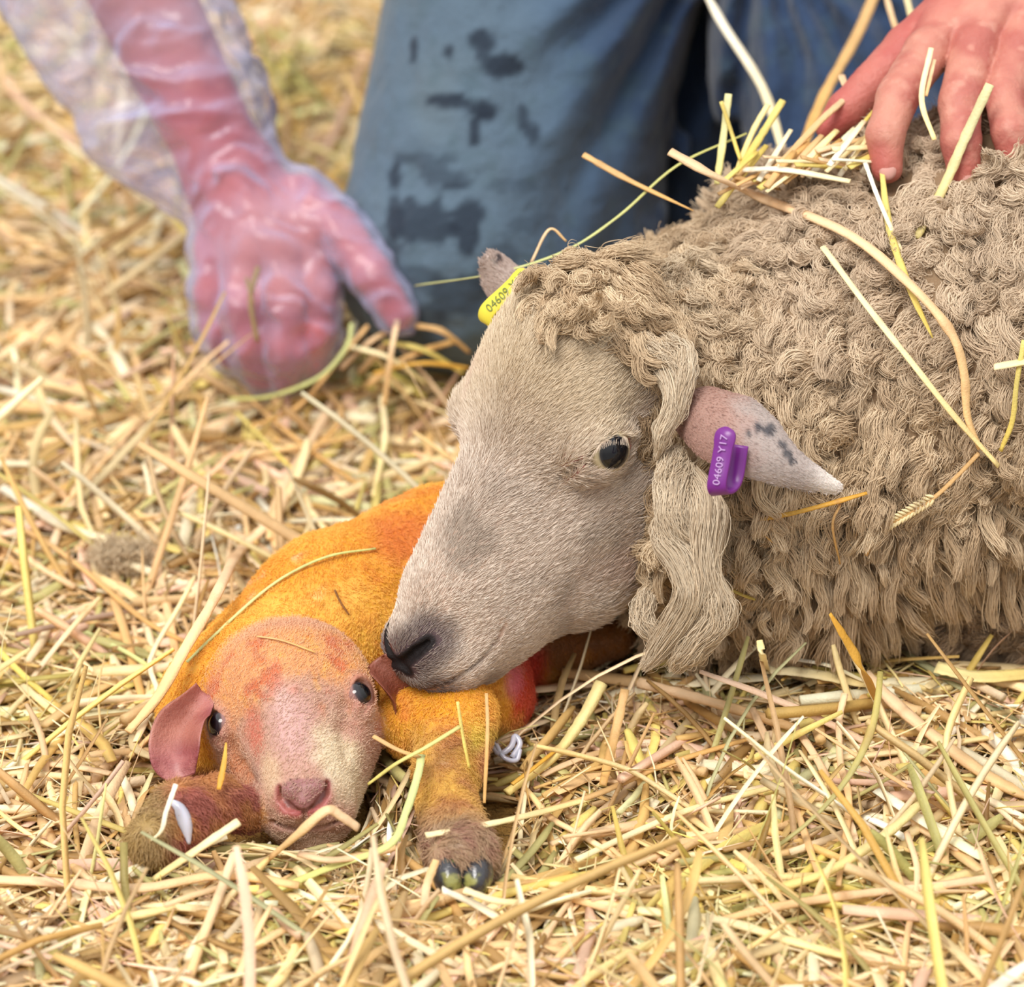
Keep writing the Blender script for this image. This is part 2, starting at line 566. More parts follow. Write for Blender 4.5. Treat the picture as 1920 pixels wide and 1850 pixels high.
def ewe_body(p):
    d = rc(p, A(1420, 815, 60), A(1950, 655, 60), 385, 405)
    d = smin(d, rc(p, A(1950, 655, 60), A(2750, 800, 0), 405, 520), 80)
    d = smin(d, ell(p, A(2020, 880, -160), (520, 290, 280)), 60)
    d = smin(d, ell(p, A(1690, 370, 30), (270, 80, 130)), 110)
    d = smin(d, rc(p, A(1130, 730, 330), A(1420, 800, 90), 170, 330), 70)
    d = smin(d, rc(p, A(1260, 930, 300), A(1470, 980, 140), 130, 210), 60)
    d = smin(d, rc(p, A(1745, 1165, 110), A(2050, 1110, 130), 55, 92), 24)
    return d
def ewe_body_n(p):
    return ewe_body(p) + 14 * fbm(p, 90, 3, 2)

def head_neck(p):
    return smin(ewe_head(p), rc(p, A(1130, 740, 330), A(1420, 830, 120), 150, 280), 60)
hv, hf = polygonize(lambda p: head_neck(p),
                    A(650, 1420, 60), A(1420, 440, 800), 3.6 if not QUICK else 6)
bv, bf = polygonize(ewe_body_n, (80, -620, -620), (2150, 780, 700), 11)
print('ewe head', len(hv), 'body', len(bv))

# ears
ear_side = A(1575, 915, 700) - A(1300, 760, 560)
near_ear = leaf([A(1288, 748, 540), A(1345, 778, 620), A(1425, 828, 665), A(1500, 873, 665), A(1572, 914, 640)],
                [(-.1, .3, 1), (.0, .25, 1), (.15, .3, 1), (.2, .4, .9), (.2, .4, .9)],
                [52, 70, 60, 36, 11], [.5, .55, .5, .7, .5], 15, n=40)
far_ear = leaf([A(1010, 560, 240), A(985, 545, 230), A(955, 525, 225), A(932, 500, 225), A(912, 480, 232)],
               [(.3, .3, 1), (.3, .2, 1), (.3, .1, 1), (.4, 0, 1), (.4, 0, 1)], [40, 44, 42, 32, 14], [.6, .6, .7, .7, .4], 13, n=30)

def ewe_colour(v):
    x, y = img(v)
    L = hl(v)
    n1 = fbm(v, 130, 5); n2 = fbm(v, 40, 9)
    base = srgb(196, 168, 150); pink = srgb(196, 140, 126); cream = srgb(200, 178, 138); grey = srgb(186, 172, 162)
    c = np.tile(base, (len(v), 1))
    c = mix(c, cream, 0.6 * sstep(150, -100, L[:, 0] + 60 * n1) )
    c = mix(c, pink, sstep(.1, .7, n1) * 0.35)
    dE = np.sqrt((((L - np.array([0, 178, -5])) @ EYE_R / np.array([1, 1, .8])) ** 2).sum(1))
    c = mix(c, pink, 0.8 * sstep(110, 55, dE))
    c = mix(c, srgb(120, 72, 66), 0.9 * sstep(58, 46, dE))
    c = mix(c, srgb(140, 84, 84), .8 * sstep(20, 6, segdist(v, TEAR)))
    nd = np.minimum(segdist(v, NOSTRIL), segdist(v, _mir(NOSTRIL[1:])))
    nz = sstep(70, 34, nd + 10 * n2 + 16 * sstep(790, 850, x)) * sstep(-40, 0, L[:, 0] - 400)
    c = mix(c, srgb(84, 66, 68), nz)
    c = mix(c, srgb(116, 62, 48), .8 * sstep(30, 10, np.hypot(x - 722, y - 1205)))
    c = mix(c, srgb(24, 17, 18), sstep(19, 12, nd))
    md = segdist(v, MOUTH)
    c = mix(c, srgb(84, 60, 60), .9 * sstep(9, 4, md) * sstep(940, 900, x))
    lip = sstep(46, 12, md) * sstep(860, 790, x)
    c = mix(c, srgb(112, 86, 86), .75 * lip)
    return c
hc = ewe_colour(hv)
bc = np.tile(srgb(150, 124, 96), (len(bv), 1))
def ear_colour(v):
    x, y = img(v)
    n = fbm(v, 30, 4)
    c = mix(srgb(170, 134, 122), srgb(172, 158, 152), sstep(1340, 1440, x + 40 * n))
    for (bx, by, br) in ((1440, 806, 15), (1422, 800, 12), (1400, 812, 7), (1466, 832, 10), (1474, 848, 11), (1484, 864, 9), (938, 487, 9), (930, 492, 7)):
        c = mix(c, srgb(66, 66, 72), 0.9 * sstep(1.15, .55, np.hypot(x - bx, y - by) / br + .3 * fbm(v, 10, 8)))
    c = mix(c, srgb(224, 214, 206), sstep(1500, 1560, x))
    return c
def far_colour(v):
    return mix(ear_colour(v), srgb(196, 182, 174), .75 * (1 - sstep(1.15, .55, np.hypot(img(v)[0] - 938, img(v)[1] - 488) / 9)))
ev, ef = near_ear; fv, ff = far_ear
EV, EF, EC = join([(hv, tris(hf), hc), (bv, tris(bf), bc), (ev, tris(ef)[:, ::-1], ear_colour(ev)), (fv, tris(ff)[:, ::-1], far_colour(fv))])
ewe = empty('ewe', A(1900, 1220, 300), 'cream woolly ewe lying on the straw with her muzzle over the orange newborn lamb', 'sheep')
ewe_mesh = mesh_obj('body', EV, EF, M_skin_ewe, ewe, EC)

def uvsphere(c, r, n=40, m=24, R=None, scale=(1, 1, 1)):
    th = np.linspace(0, math.pi, m); ph = np.arange(n) / n * 2 * math.pi
    T, Ph = np.meshgrid(th, ph, indexing='ij')
    V = np.stack([np.cos(T), np.sin(T) * np.cos(Ph), np.sin(T) * np.sin(Ph)], -1).reshape(-1, 3) * np.array(scale) * r
    if R is not None:
        V = V @ np.asarray(R).T
    F = [(i * n + j, (i + 1) * n + j, (i + 1) * n + (j + 1) % n, i * n + (j + 1) % n) for i in range(m - 1) for j in range(n)]
    return V + c, np.array(F), np.repeat(th, n)

def frame_z(d, up):
    x = unit(d); z = unit(np.cross(x, up)); y = np.cross(z, x)
    return np.stack([x, y, z], 1)

for s in (1, -1):
    cL = EYE_C * np.array([1, s, 1]) + EE1 * 9 + np.array([0, 1 * s, 0])
    look = HM[:, 1] * s + np.array([-0.06, .06, .26]) * (s > 0)
    R = frame_z(look, HM @ (EE1 * np.array([1, 1, 1])))
    V, F, th = uvsphere(hw(cL), 50, 48, 36, R)
    loc = (V - hw(cL)) @ R / 50
    c = mix(srgb(196, 176, 140), srgb(52, 50, 54), sstep(.98, .92, np.degrees(th) / 50))
    c = mix(c, srgb(18, 20, 26), ((np.degrees(th) < 36) ) * 1.0)
    c = mix(c, srgb(218, 200, 160), sstep(39, 42, np.degrees(th)) * sstep(54, 49, np.degrees(th)))
    c = mix(c, srgb(150, 110, 96), sstep(56, 64, np.degrees(th)))
    mesh_obj('eye', V, F, M_iris, ewe, c)

# ---------------- wool
BOUND_Y = [380, 470, 560, 600, 640, 680, 720, 800, 880, 960, 1040, 1100, 1140, 1180, 1300]
BOUND_X = [960, 960, 985, 1010, 1120, 1235, 1250, 1262, 1250, 1250, 1258, 1250, 1215, 1190, 1180]
def wool_mask(v):
    x, y = img(v)
    return x - np.interp(y, BOUND_Y, BOUND_X)
P, N = sample(bv, bf, 30000)
P2, N2 = sample(hv, hf, 9000)
isb = np.arange(len(P) + len(P2)) < len(P)
P = np.concatenate([P, P2]); N = np.concatenate([N, N2])
both = lambda p: np.minimum(ewe_body_n(p), head_neck(p))
x, y = img(P)
keep = (np.abs(both(P)) < 8) & ((wool_mask(P) > 0) | (isb & (ewe_head(P) > 3)) | (ewe_head(P) > 22)) & (x < 2150) & (N[:, 2] > -0.55) & (zof(P) > -10)
eb = np.hypot((x - 1315), (y - 775))
keep &= ~((np.hypot((x - 965), (y - 535)) < 66) & (P[:, 2] > 150))
keep &= ~((eb < 72) & (P[:, 2] > 250))
for f_ in (F_index, F_mid, F_ring, F_lit):
    keep &= chain(P + N * 25, f_[0][2:], [r_ + 6 for r_ in f_[1][2:]]) > 20
P, N, x, y = P[keep], N[keep], x[keep], y[keep]
# thin to an even spacing
order = rng.permutation(len(P)); cell = {}
sel = []
sp = 17.5
for i in order:
    k = tuple((P[i] // sp).astype(int))
    if k not in cell:
        cell[k] = 1; sel.append(i)
P, N, x, y = P[sel], N[sel], x[sel], y[sel]
nl = len(P); print('locks', nl)
top = sstep(900, 500, y)                       # 1 on the back: short clumpy tips; 0 low on the side: long hanging strands
legz = sstep(60, 30, rc(P, A(1745, 1165, 110), A(2050, 1110, 130), 55, 92))
low = sstep(860, 1120, y) * sstep(1380, 1600, x) * (1 - legz)
L_ = 50 + 26 * rng.random(nl) + 18 * sstep(700, 950, y) + 74 * low + 22 * sstep(1420, 1250, x) * sstep(700, 950, y)
L_ *= 1 - .55 * legz
L_ *= 1 - .35 * sstep(1120, 1200, y)
L_ *= 1 - 0.35 * sstep(40, 0, wool_mask(P)) 
down = -WUP
back = unit(np.array([1.0, -0.25, 0.0]))
flow = unit(down[None] * (0.55 + 0.9 * (1 - top))[:, None] + back * 0.25 + 0.35 * np.stack([fbm(P, 170, 20 + k) for k in range(3)], 1) * 2)
flow = unit(flow - N * (flow * N).sum(1)[:, None])
out0 = 0.9 * top + 0.42 * (1 - top) - .15 * low
D0 = unit(N * out0[:, None] + flow * 0.75 + 0.28 * rng.normal(size=(nl, 3)))
D1 = unit(N * (out0 * 0.15)[:, None] + flow * (1.0 + .6 * low)[:, None] + down * 0.35 + 0.25 * rng.normal(size=(nl, 3)))
K = 10
t = np.linspace(0, 1, K)
Pc = P[:, None] - N[:, None] * 6 + L_[:, None, None] * (D0[:, None] * (t - .5 * t ** 2)[None, :, None] * 1.0 + D1[:, None] * (.5 * t ** 2)[None, :, None] * 1.2)
# neighbouring tips gather into tufts
csp = 62.0
cc_ = P[rng.permutation(nl)]
cs_, seen = [], {}
for q_ in cc_:
    k = tuple((q_ // csp).astype(int))
    if k not in seen:
        seen[k] = 1; cs_.append(q_)
cs_ = np.array(cs_)
near = np.concatenate([((P[i:i + 1500, None] - cs_[None]) ** 2).sum(-1).argmin(1) for i in range(0, nl, 1500)])
pull = cs_[near] - P
cdir = rng.normal(size=(len(cs_), 3)) * 20
Pc = Pc + ((pull * .55 + cdir[near])[:, None] * (t ** 1.3)[None, :, None]) * (1 - .45 * low)[:, None, None]
Pc = Pc + (N * (14 * rng.random(len(cs_)))[near][:, None])[:, None] * t[None, :, None]
# no lock grows through the fingers resting on the back
okl = np.ones(nl, bool)
for f_ in (F_index, F_mid, F_ring, F_lit):
    okl &= (chain(Pc.reshape(-1, 3), f_[0][1:], f_[1][1:]).reshape(nl, K) > 7).all(1)
Pc, P, N, x, y, D0, low, top, L_, legz = (a_[okl] for a_ in (Pc, P, N, x, y, D0, low, top, L_, legz)); nl = len(P)
# crimp of the whole lock
U = unit(np.cross(D0, rng.normal(size=(nl, 3)))); W_ = np.cross(D0, U)
ph = rng.random(nl) * 6.28; turns = (1.0 + 1.3 * rng.random(nl)) * (1 - .35 * low)
amp = (6.5 + 5 * rng.random(nl)) * (1 - .45 * low)
ang = ph[:, None] + turns[:, None] * 6.28 * t[None]
env = sstep(0, .35, t)[None]
Pc = Pc + (U[:, None] * (np.cos(ang) * env)[..., None] + W_[:, None] * (np.sin(ang) * env)[..., None]) * amp[:, None, None]
NF = 84 if not QUICK else 16
wid = (9.5 + 5.5 * rng.random(nl)) * (1 - .1 * low)
prof = np.interp(t, [0, .3, .7, .92, 1], [.9, 1.05, 1.05, .85, .5])
dirs = rng.normal(size=(nl, NF, 3)); dirs = unit(dirs) * (rng.random((nl, NF, 1)) ** .5)
dirs[..., :] = dirs
Fp = Pc[:, None] + dirs[:, :, None] * (wid[:, None] * prof[None])[:, None, :, None]
fz = rng.random((nl, NF)) * 6.28
fd = unit(rng.normal(size=(nl, NF, 3)))
Fp = Fp + fd[:, :, None] * (np.sin(fz[..., None] + t * 14)[..., None]) * 2.2
Fp = Fp + fd[:, ::-1, None] * (np.sin(fz[..., None] * 2.3 + t * 31)[..., None]) * 1.3
stray = (rng.random((nl, NF)) < .14)
Fp = Fp + (fd * stray[..., None])[:, :, None] * (t ** 1.5 * 16)[:, None]
Fp = Fp.reshape(-1, K, 3)
fw = (.55 + .3 * rng.random(len(Fp)))[:, None] * np.interp(t, [0, .8, 1], [1, .9, .4])[None] * (1.0 if not QUICK else 1.6)
lc = mix(srgb(230, 208, 176), srgb(194, 168, 136), rng.random(nl))
lc = mix(lc, srgb(216, 202, 180), .55 * sstep(.0, .6, fbm(P, 150, 31)) * sstep(1500, 1200, x))
lc = mix(lc, srgb(160, 134, 106), .6 * sstep(.1, .6, fbm(P, 120, 33)))
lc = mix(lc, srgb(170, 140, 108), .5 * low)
lc = mix(lc, srgb(150, 124, 104), .6 * legz)
lc = mix(lc, srgb(214, 194, 172), .6 * top * sstep(1250, 1500, x))
fc = np.repeat(lc, NF, 0) * (1 + .06 * rng.normal(size=(nl * NF, 1)))
# a few long pale strands round the jaw
BL = [([(1282, 885, 545), (1262, 935, 590), (1268, 985, 600), (1300, 1030, 590)], 34),
      ([(1300, 900, 550), (1325, 960, 600), (1318, 1040, 600), (1322, 1110, 590), (1290, 1160, 560), (1240, 1215, 520)], 32),
      ([(1262, 960, 560), (1250, 1000, 590), (1285, 1060, 600), (1290, 1130, 590), (1245, 1205, 540), (1212, 1245, 520)], 30),
      ([(1330, 1080, 590), (1345, 1150, 580), (1300, 1210, 560), (1270, 1250, 530)], 34),
      ([(1228, 655, 520), (1250, 700, 570), (1262, 760, 590), (1240, 815, 585), (1232, 850, 570)], 20),
      ([(1250, 640, 500), (1285, 670, 560), (1280, 730, 590), (1268, 790, 590)], 22),
      ([(1200, 640, 520), (1235, 665, 560), (1265, 690, 580)], 22),
      ([(1215, 1120, 470), (1200, 1150, 500), (1215, 1180, 500), (1240, 1200, 500)], 22),
      ([(1270, 850, 540), (1255, 880, 570), (1245, 920, 580)], 22)]
bp_, bcx, bw = [], [], []
for pts, wd in BL:
    n_ = int(wd * wd * 1.5)
    C_ = resample(AA(pts), K)
    dd = unit(rng.normal(size=(n_, 3))) * rng.random((n_, 1)) ** .45 * wd
    pr = np.interp(t, [0, .2, .75, 1], [.7, 1, .85, .35])
    q = C_[None] + dd[:, None] * pr[None, :, None]
    q += unit(rng.normal(size=(n_, 3)))[:, None] * np.sin(rng.random((n_, 1)) * 6 + t * 13)[..., None] * (3 + 8 * rng.random((n_, 1, 1)) ** 2)
    q += 9 * np.stack([fbm(q.reshape(-1, 3), 34, 400 + k, 1).reshape(q.shape[:2]) for k in range(3)], -1)
    bp_.append(q); bw.append(np.full((n_, K), .62) * np.interp(t, [0, .8, 1], [1, .9, .4])[None])
    bcx.append(mix(srgb(220, 204, 180), srgb(196, 174, 146), rng.random(n_)) * (1 + .1 * rng.normal(size=(n_, 1))))
Fp = np.concatenate([Fp] + bp_); fw = np.concatenate([fw] + bw); fc = np.concatenate([fc] + bcx)
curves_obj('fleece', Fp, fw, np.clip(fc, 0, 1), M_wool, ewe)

# ---------------- short hair on the face and ears
def fur(V, F, n, length, radius, dirfun, colfun, accept, lift=.35, K=4, curl=0.0):
    P, N = sample(V, F, n)
    m = accept(P, N); P, N = P[m], N[m]
    D = dirfun(P, N); D = unit(D - N * (D * N).sum(1)[:, None])
    D = unit(D + N * lift + .14 * rng.normal(size=P.shape))
    l = length(P) * (.7 + .6 * rng.random(len(P)))
    t = np.linspace(0, 1, K)
    Dn = unit(D - N * .25)
    Q = P[:, None] - N[:, None] * .6 + l[:, None, None] * (D[:, None] * (t - .5 * t * t)[None, :, None] + Dn[:, None] * (.5 * t * t)[None, :, None])
    if curl:
        a = rng.random(len(P)) * 6.28
        U = unit(np.cross(D, N)); 
        Q = Q + curl * (U[:, None] * np.sin(a[:, None] + t * 7)[..., None] + N[:, None] * np.cos(a[:, None] + t * 7)[..., None]) * t[None, :, None]
    R = np.full((len(P), K), radius) * np.interp(t, [0, .6, 1], [1, .8, .15])[None] * (.7 + .6 * rng.random((len(P), 1)))
    return Q, R, colfun(P)
def face_dir(P, N):
    L = hl(P)
    d = np.stack([np.full(len(P), -1.0), .35 * np.clip(L[:, 1] / 70, -1, 1), -.45 - .2 * np.clip(L[:, 2] / 60, -1, 1)], 1)
    d = d + .5 * np.stack([fbm(P, 110, 50), fbm(P, 110, 51), fbm(P, 110, 52)], 1)
    return d @ HM.T
def face_col(P):
    L = hl(P)
    c = mix(srgb(240, 226, 212), srgb(184, 162, 144), rng.random(len(P)) ** 1.3)
    c = mix(c, srgb(226, 206, 168), .55 * sstep(130, -90, L[:, 0]) * sstep(-100, 20, L[:, 2]))
    c = mix(c, srgb(172, 156, 142), .7 * sstep(-.1, .5, fbm(P, 90, 60)) * sstep(60, 130, L[:, 0]))
    c = mix(c, srgb(208, 176, 160), .5 * sstep(.1, .6, fbm(P, 140, 5)))
    c = mix(c, srgb(112, 96, 94), .8 * sstep(70, 30, np.minimum(segdist(P, NOSTRIL), segdist(P, MOUTH[:3]) + 16)))
    return c
def face_ok(P, N):
    L = hl(P); x, y = img(P)
    M = np.abs(L[:, 1])
    dE = np.sqrt((((np.stack([L[:, 0], M, L[:, 2]], 1) - np.array([0, 178, -5])) @ EYE_R / np.array([1.1, 1, .62])) ** 2).sum(1))
    nd = np.minimum(segdist(P, NOSTRIL), segdist(P, _mir(NOSTRIL[1:])))
    md = segdist(P, MOUTH)
    naked = (nd < 13 + 14 * rng.random(len(P))) | (md < 5)
    return (wool_mask(P) < 45) & (dE > 50) & ~naked & (N[:, 2] > -.6) & (np.abs(head_neck(P)) < 6) 
def face_len(P):
    L = hl(P)
    return 11 + 9 * sstep(380, 60, L[:, 0]) + 16 * sstep(-90, -10, wool_mask(P)) + 10 * sstep(-150, -260, L[:, 2])
nf = 260000 if not QUICK else 60000
Q1, R1, C1 = fur(hv, hf, nf, face_len, .62 if not QUICK else 1.0, face_dir, face_col, face_ok)
def ear_dir(P, N): return np.tile(unit(ear_side), (len(P), 1))
def ear_fcol(P): return np.clip(ear_colour(P) * (1 + .12 * rng.normal(size=(len(P), 1))), 0, 1)
Q2, R2, C2 = fur(ev, ef, 14000, lambda P: np.full(len(P), 7.5), .5, ear_dir, ear_fcol, lambda P, N: np.ones(len(P), bool), .2)
Q3, R3, C3 = fur(fv, ff, 6000, lambda P: np.full(len(P), 9.0), .55, lambda P, N: -np.tile(unit([1, -.8, 0]), (len(P), 1)), far_colour, lambda P, N: np.ones(len(P), bool), .3)
curves_obj('face_hair', np.concatenate([Q1, Q2, Q3]), np.concatenate([R1, R2, R3]), np.concatenate([C1, C2, C3]), M_fur_ewe, ewe)
# eyelashes
nL = 60
u = np.linspace(-.85, .85, nL)
root = hw(np.array([0, 0, 0]))[None] + (EYE_C + np.array([0, 36, 0]) + EE1[None] * (46 * u)[:, None]) @ HM.T
upi = np.array([-.1, 1.0, 0])
root = root + upi[None] * (30 * np.sqrt(1 - u ** 2))[:, None] + np.array([0, 2, 13.0])
tt = np.linspace(0, 1, 5)
dl = np.stack([-.25 + .5 * u + .1 * rng.normal(size=nL), -.85 + .12 * rng.normal(size=nL), .75 * np.ones(nL)], 1)
Qe = root[:, None] + unit(dl)[:, None] * (tt * 17)[None, :, None] + np.array([0, -1.0, 0]) * (tt ** 2 * 4)[None, :, None]
curves_obj('eyelashes', Qe, np.tile(np.linspace(.5, .15, 5), (nL, 1)), np.tile(srgb(226, 206, 186), (nL, 1)), M_fur_ewe, ewe)

# ---------------- ear tags
def strip(path, wdir, half, th, n=40, endr=True):
    P = resample(path, n)
    T = unit(np.gradient(P, axis=0)); Wd = unit(wdir)
    Wd = unit(Wd[None] - T * (T @ Wd)[:, None]); Nn = np.cross(T, Wd)
    s = np.linspace(0, 1, n)
    hwid = np.full(n, float(half))
    if endr:
        l = np.linalg.norm(P[-1] - P[0]) + 1
        arc = np.concatenate([[0], np.cumsum(np.linalg.norm(np.diff(P, axis=0), axis=1))])
        e = np.minimum(arc, 1e9)
        hwid = np.where(e < half, half * np.sqrt(np.clip(1 - ((half - e) / half) ** 2, .02, 1)), half)
        hwid = hwid * (1 + .12 * sstep(half * 2.2, half * 1.4, e) )
    b = .22 * th
    prof = [(-1, -.5 + .22), (-1 + .0, .5 - .22), (None, .5), (1, .5 - .22), (1, -.5 + .22), (None, -.5)]
    ring = []
    for sx_, sy_ in ((-1, -.28), (-1, .28), (-.93, .5), (.93, .5), (1, .28), (1, -.28), (.93, -.5), (-.93, -.5)):
        ring.append(P + Wd * (sx_ * hwid)[:, None] + Nn * sy_ * th)
    V = np.stack(ring, 1); k = 8
    F = [(i * k + j, i * k + (j + 1) % k, (i + 1) * k + (j + 1) % k, (i + 1) * k + j) for i in range(n - 1) for j in range(k)]
    F += [(0, 7, 6, 1), (1, 6, 5, 2), (2, 5, 4, 3)]
    o = (n - 1) * k
    F += [(o, o + 1, o + 6, o + 7), (o + 1, o + 2, o + 5, o + 6), (o + 2, o + 3, o + 4, o + 5)]
    return V.reshape(-1, 3), np.array(F), P, T, Wd, Nn

def text_mesh(txt):
    cu = bpy.data.curves.new('t', 'FONT'); cu.body = txt; cu.size = 1.0; cu.extrude = 0.01
    cu.resolution_u = 3
    o = bpy.data.objects.new('t', cu); col.objects.link(o)
    bpy.context.view_layer.update()
    dg = bpy.context.evaluated_depsgraph_get()
    me = bpy.data.meshes.new_from_object(o.evaluated_get(dg))
    V = np.array([v.co[:] for v in me.vertices]); T = []
    for f in me.polygons:
        vs = list(f.vertices)
        for i in range(1, len(vs) - 1):
            T.append((vs[0], vs[i], vs[i + 1]))
    bpy.data.objects.remove(o); bpy.data.curves.remove(cu); bpy.data.meshes.remove(me)
    return V, np.array(T)

def put_text(txt, origin, along, across, normal, length, height, mat, parent):
    V, F = text_mesh(txt)
    lo, hi = V.min(0), V.max(0)
    x = (V[:, 0] - lo[0]) / (hi[0] - lo[0]); y = (V[:, 1] - lo[1]) / (hi[1] - lo[1]); z = (V[:, 2] - lo[2]) / (hi[2] - lo[2])
    Q = origin + np.outer(x * length, along) + np.outer((y - .5) * height, across) + np.outer(z * .8, normal)
    return mesh_obj('tag_number', Q, F, mat, parent, smooth=False)

TW = 725
f0, f1 = A(1363, 800, TW), A(1344, 912, TW + 6)
wd = unit(np.array([1, .12, .35]))
nrm = unit(np.cross(unit(f1 - f0), wd)); nrm *= np.sign(nrm[2])
bk = np.array([30, 10, -46.0])
V, F, *_ = strip([f0, f0 * .5 + f1 * .5, f1, f1 + bk * .5 + unit(f1 - f0) * 16, f1 + bk, f0 * .6 + f1 * .4 + bk], wd, 17, 7, 64)
tag1 = mesh_obj('ear_tag', V, F, M_purple, ewe, smooth=True, props={'label': 'purple plastic loop ear tag reading 04609 Y17'})
al = unit(f0 - f1)
put_text('04609 Y17', f1 + al * 2 + nrm * 6.5, al, np.cross(nrm, al), nrm, 88, 13, M_white_ink, tag1)
g0, g1 = A(992, 508, 350), A(914, 584, 335)
wd2 = unit(np.array([.75, .75, .25]) ); wd2 = unit(np.array([.7, -.6, .5]))
nr2 = unit(np.cross(unit(g1 - g0), wd2)); nr2 *= np.sign(nr2[2])
bk2 = np.array([34, -22, -16.0])
V, F, *_ = strip([g0, g0 * .5 + g1 * .5, g1, g1 + bk2 * .45 + unit(g1 - g0) * 18, g1 + bk2, g0 * .45 + g1 * .55 + bk2], wd2, 17, 7, 64)
tag2 = mesh_obj('ear_tag', V, F, M_yellow, ewe, props={'label': 'yellow plastic loop ear tag clipped in the far ear'})
al2 = unit(g0 - g1)
ac2 = np.cross(nr2, al2)
put_text('04609 Y17', g1 + al2 * 3 + nr2 * 5.5, al2, ac2, nr2, 92, 17, M_grey_ink, tag2)
# ================================================================== NEWBORN LAMB
LO = A(538, 1316, 545)
lb = unit([.97, .21, .03]); la = unit([.17, -.76, .56]); la = unit(la - lb * (la @ lb)); ln = np.cross(lb, la); ln *= np.sign(ln[2])
LM = np.stack([la, lb, ln], 1)
def ll(p): return (p - LO) @ LM
def lw(l): return LO + np.asarray(l, float) @ LM.T
LAMB_CUTS = []; LAMB_SOFT = []; LAMB_PAD = []
def lamb_head(p):
    L = ll(p); M = L.copy(); M[:, 1] = np.abs(M[:, 1])
    d = ell(L, (-62, 0, -66), (136, 146, 112))
    d = smin(d, ell(M, (-30, 104, -46), (60, 42, 40)), 26)
    d = smin(d, rc(L, (0, 0, -44), (150, 0, -44), 80, 66), 36)
    d = smin(d, rc(M, (20, 62, -84), (140, 30, -62), 80, 54), 34)
    d = smin(d, rc(M, (10, 56, -140), (165, 24, -112), 84, 56), 34)
    d = smin(d, ell(L, (176, 0, -56), (48, 76, 62)), 24)
    d = smin(d, ell(M, (196, 36, -72), (30, 40, 34)), 16)
    d = smin(d, ell(L, (190, 0, -118), (48, 62, 36)), 14)
    d = smin(d, ell(L, (206, 0, -22), (24, 40, 22)), 12)
    for pts, rad in LAMB_SOFT:
        d = smax(d, -chain(p, pts, rad, 3), 22)
    if len(LAMB_PAD):
        d = smin(d, chain(p, LAMB_PAD, [20, 20, 19], 6), 8)
    for pts, rad in LAMB_CUTS:
        d = smax(d, -chain(p, pts, rad, 3), 5)
    d = smin(d, ell(M, (0, 126, -34), (44, 24, 32)), 14)
    d = smax(d, -ell(M, (2, 146, -12), (27, 30, 16)), 6)
    d = smax(d, -rc(M, (34, 134, -20), (74, 112, -30), 5, 7), 12)
    return d
LN1 = np.array([hit(lamb_head, x, y, sink=k) for x, y, k in ((524, 1478, 1), (529, 1496, 2), (540, 1511, 3), (557, 1519, 0))])
LN2 = np.array([hit(lamb_head, x, y, sink=k) for x, y, k in ((612, 1468, 1), (609, 1486, 2), (600, 1502, 3), (585, 1515, 0))])
LN3 = np.array([hit(lamb_head, x, y, sink=0) for x, y in ((571, 1520), (572, 1546))])
LM_ = np.array([hit(lamb_head, x, y, sink=1) for x, y in ((508, 1536), (538, 1550), (572, 1556), (606, 1550), (640, 1532))])
LG1 = np.array([hit(lamb_head, x, y, sink=-4) for x, y in ((424, 1392), (448, 1432), (474, 1470))])
LG2 = np.array([hit(lamb_head, x, y, sink=-6) for x, y in ((652, 1322), (648, 1370), (652, 1415))])
LAMB_SOFT = [(LG1, [12, 14, 10]), (LG2, [10, 13, 8])]
LAMB_PAD = np.array([hit(lamb_head, x, y, sink=8) for x, y in ((548, 1484), (590, 1478), (570, 1500))])
LAMB_CUTS += [(LN1, [4, 9, 9, 4]), (LN2, [4, 9, 9, 4]), (LN3, [5, 5]), (LM_, [3, 6, 6, 6, 3])]
def lamb_body(p):
    d = rc(p, A(450, 1335, 340), A(640, 1160, 205), 148, 158)
    d = smin(d, rc(p, A(640, 1160, 205), A(835, 1085, 95), 158, 165), 40)
    d = smin(d, rc(p, A(835, 1085, 95), A(960, 1060, 10), 165, 165), 40)
    d = smin(d, rc(p, A(960, 1080, 0), A(1100, 1185, -10), 150, 84), 40)
    d = smin(d, rc(p, A(500, 1290, 380), A(550, 1290, 430), 110, 110), 40)
    d = smin(d, rc(p, A(850, 1270, 250), A(790, 1350, 400), 120, 78), 40)
    # haunch
    d = smin(d, ell(p, A(905, 1295, 275), (92, 105, 90)), 28)
    # right foreleg
    d = smin(d, chain(p, [A(855, 1345, 430), A(838, 1440, 560), A(836, 1500, 610), A(852, 1555, 690), A(866, 1600, 745)], [74, 58, 48, 50, 58], 14), 24)
    # folded left foreleg
    d = smin(d, chain(p, [A(462, 1520, 610), A(405, 1505, 670), A(345, 1530, 700), A(285, 1575, 745)], [34, 46, 60, 44], 12), 18)
    # hind shank stretched under the ewe's chin
    d = smin(d, chain(p, [A(960, 1230, 150), A(1050, 1215, 120), A(1150, 1200, 100)], [66, 56, 36], 16), 26)
    return d
def lamb_all(p):
    d = smin(lamb_body(p) + 4.0 * fbm(p, 34, 71, 3) + 7 * fbm(p, 110, 74, 2), lamb_head(p), 26)
    return d
lv, lf = polygonize(lamb_all, A(200, 1720, -220), A(1320, 850, 900), 4.2 if not QUICK else 6)
ear_l = leaf([A(382, 1300, 490), A(352, 1348, 520), A(338, 1392, 560), A(334, 1430, 585), A(340, 1460, 596)],
             [(.25, .3, 1), (.1, .2, 1), (-.1, .1, 1), (-.1, 0, 1), (0, 0, 1)], [22, 34, 44, 44, 26], [-.9, -1.2, -1.1, -.7, -.3], 10, n=40, m=17)
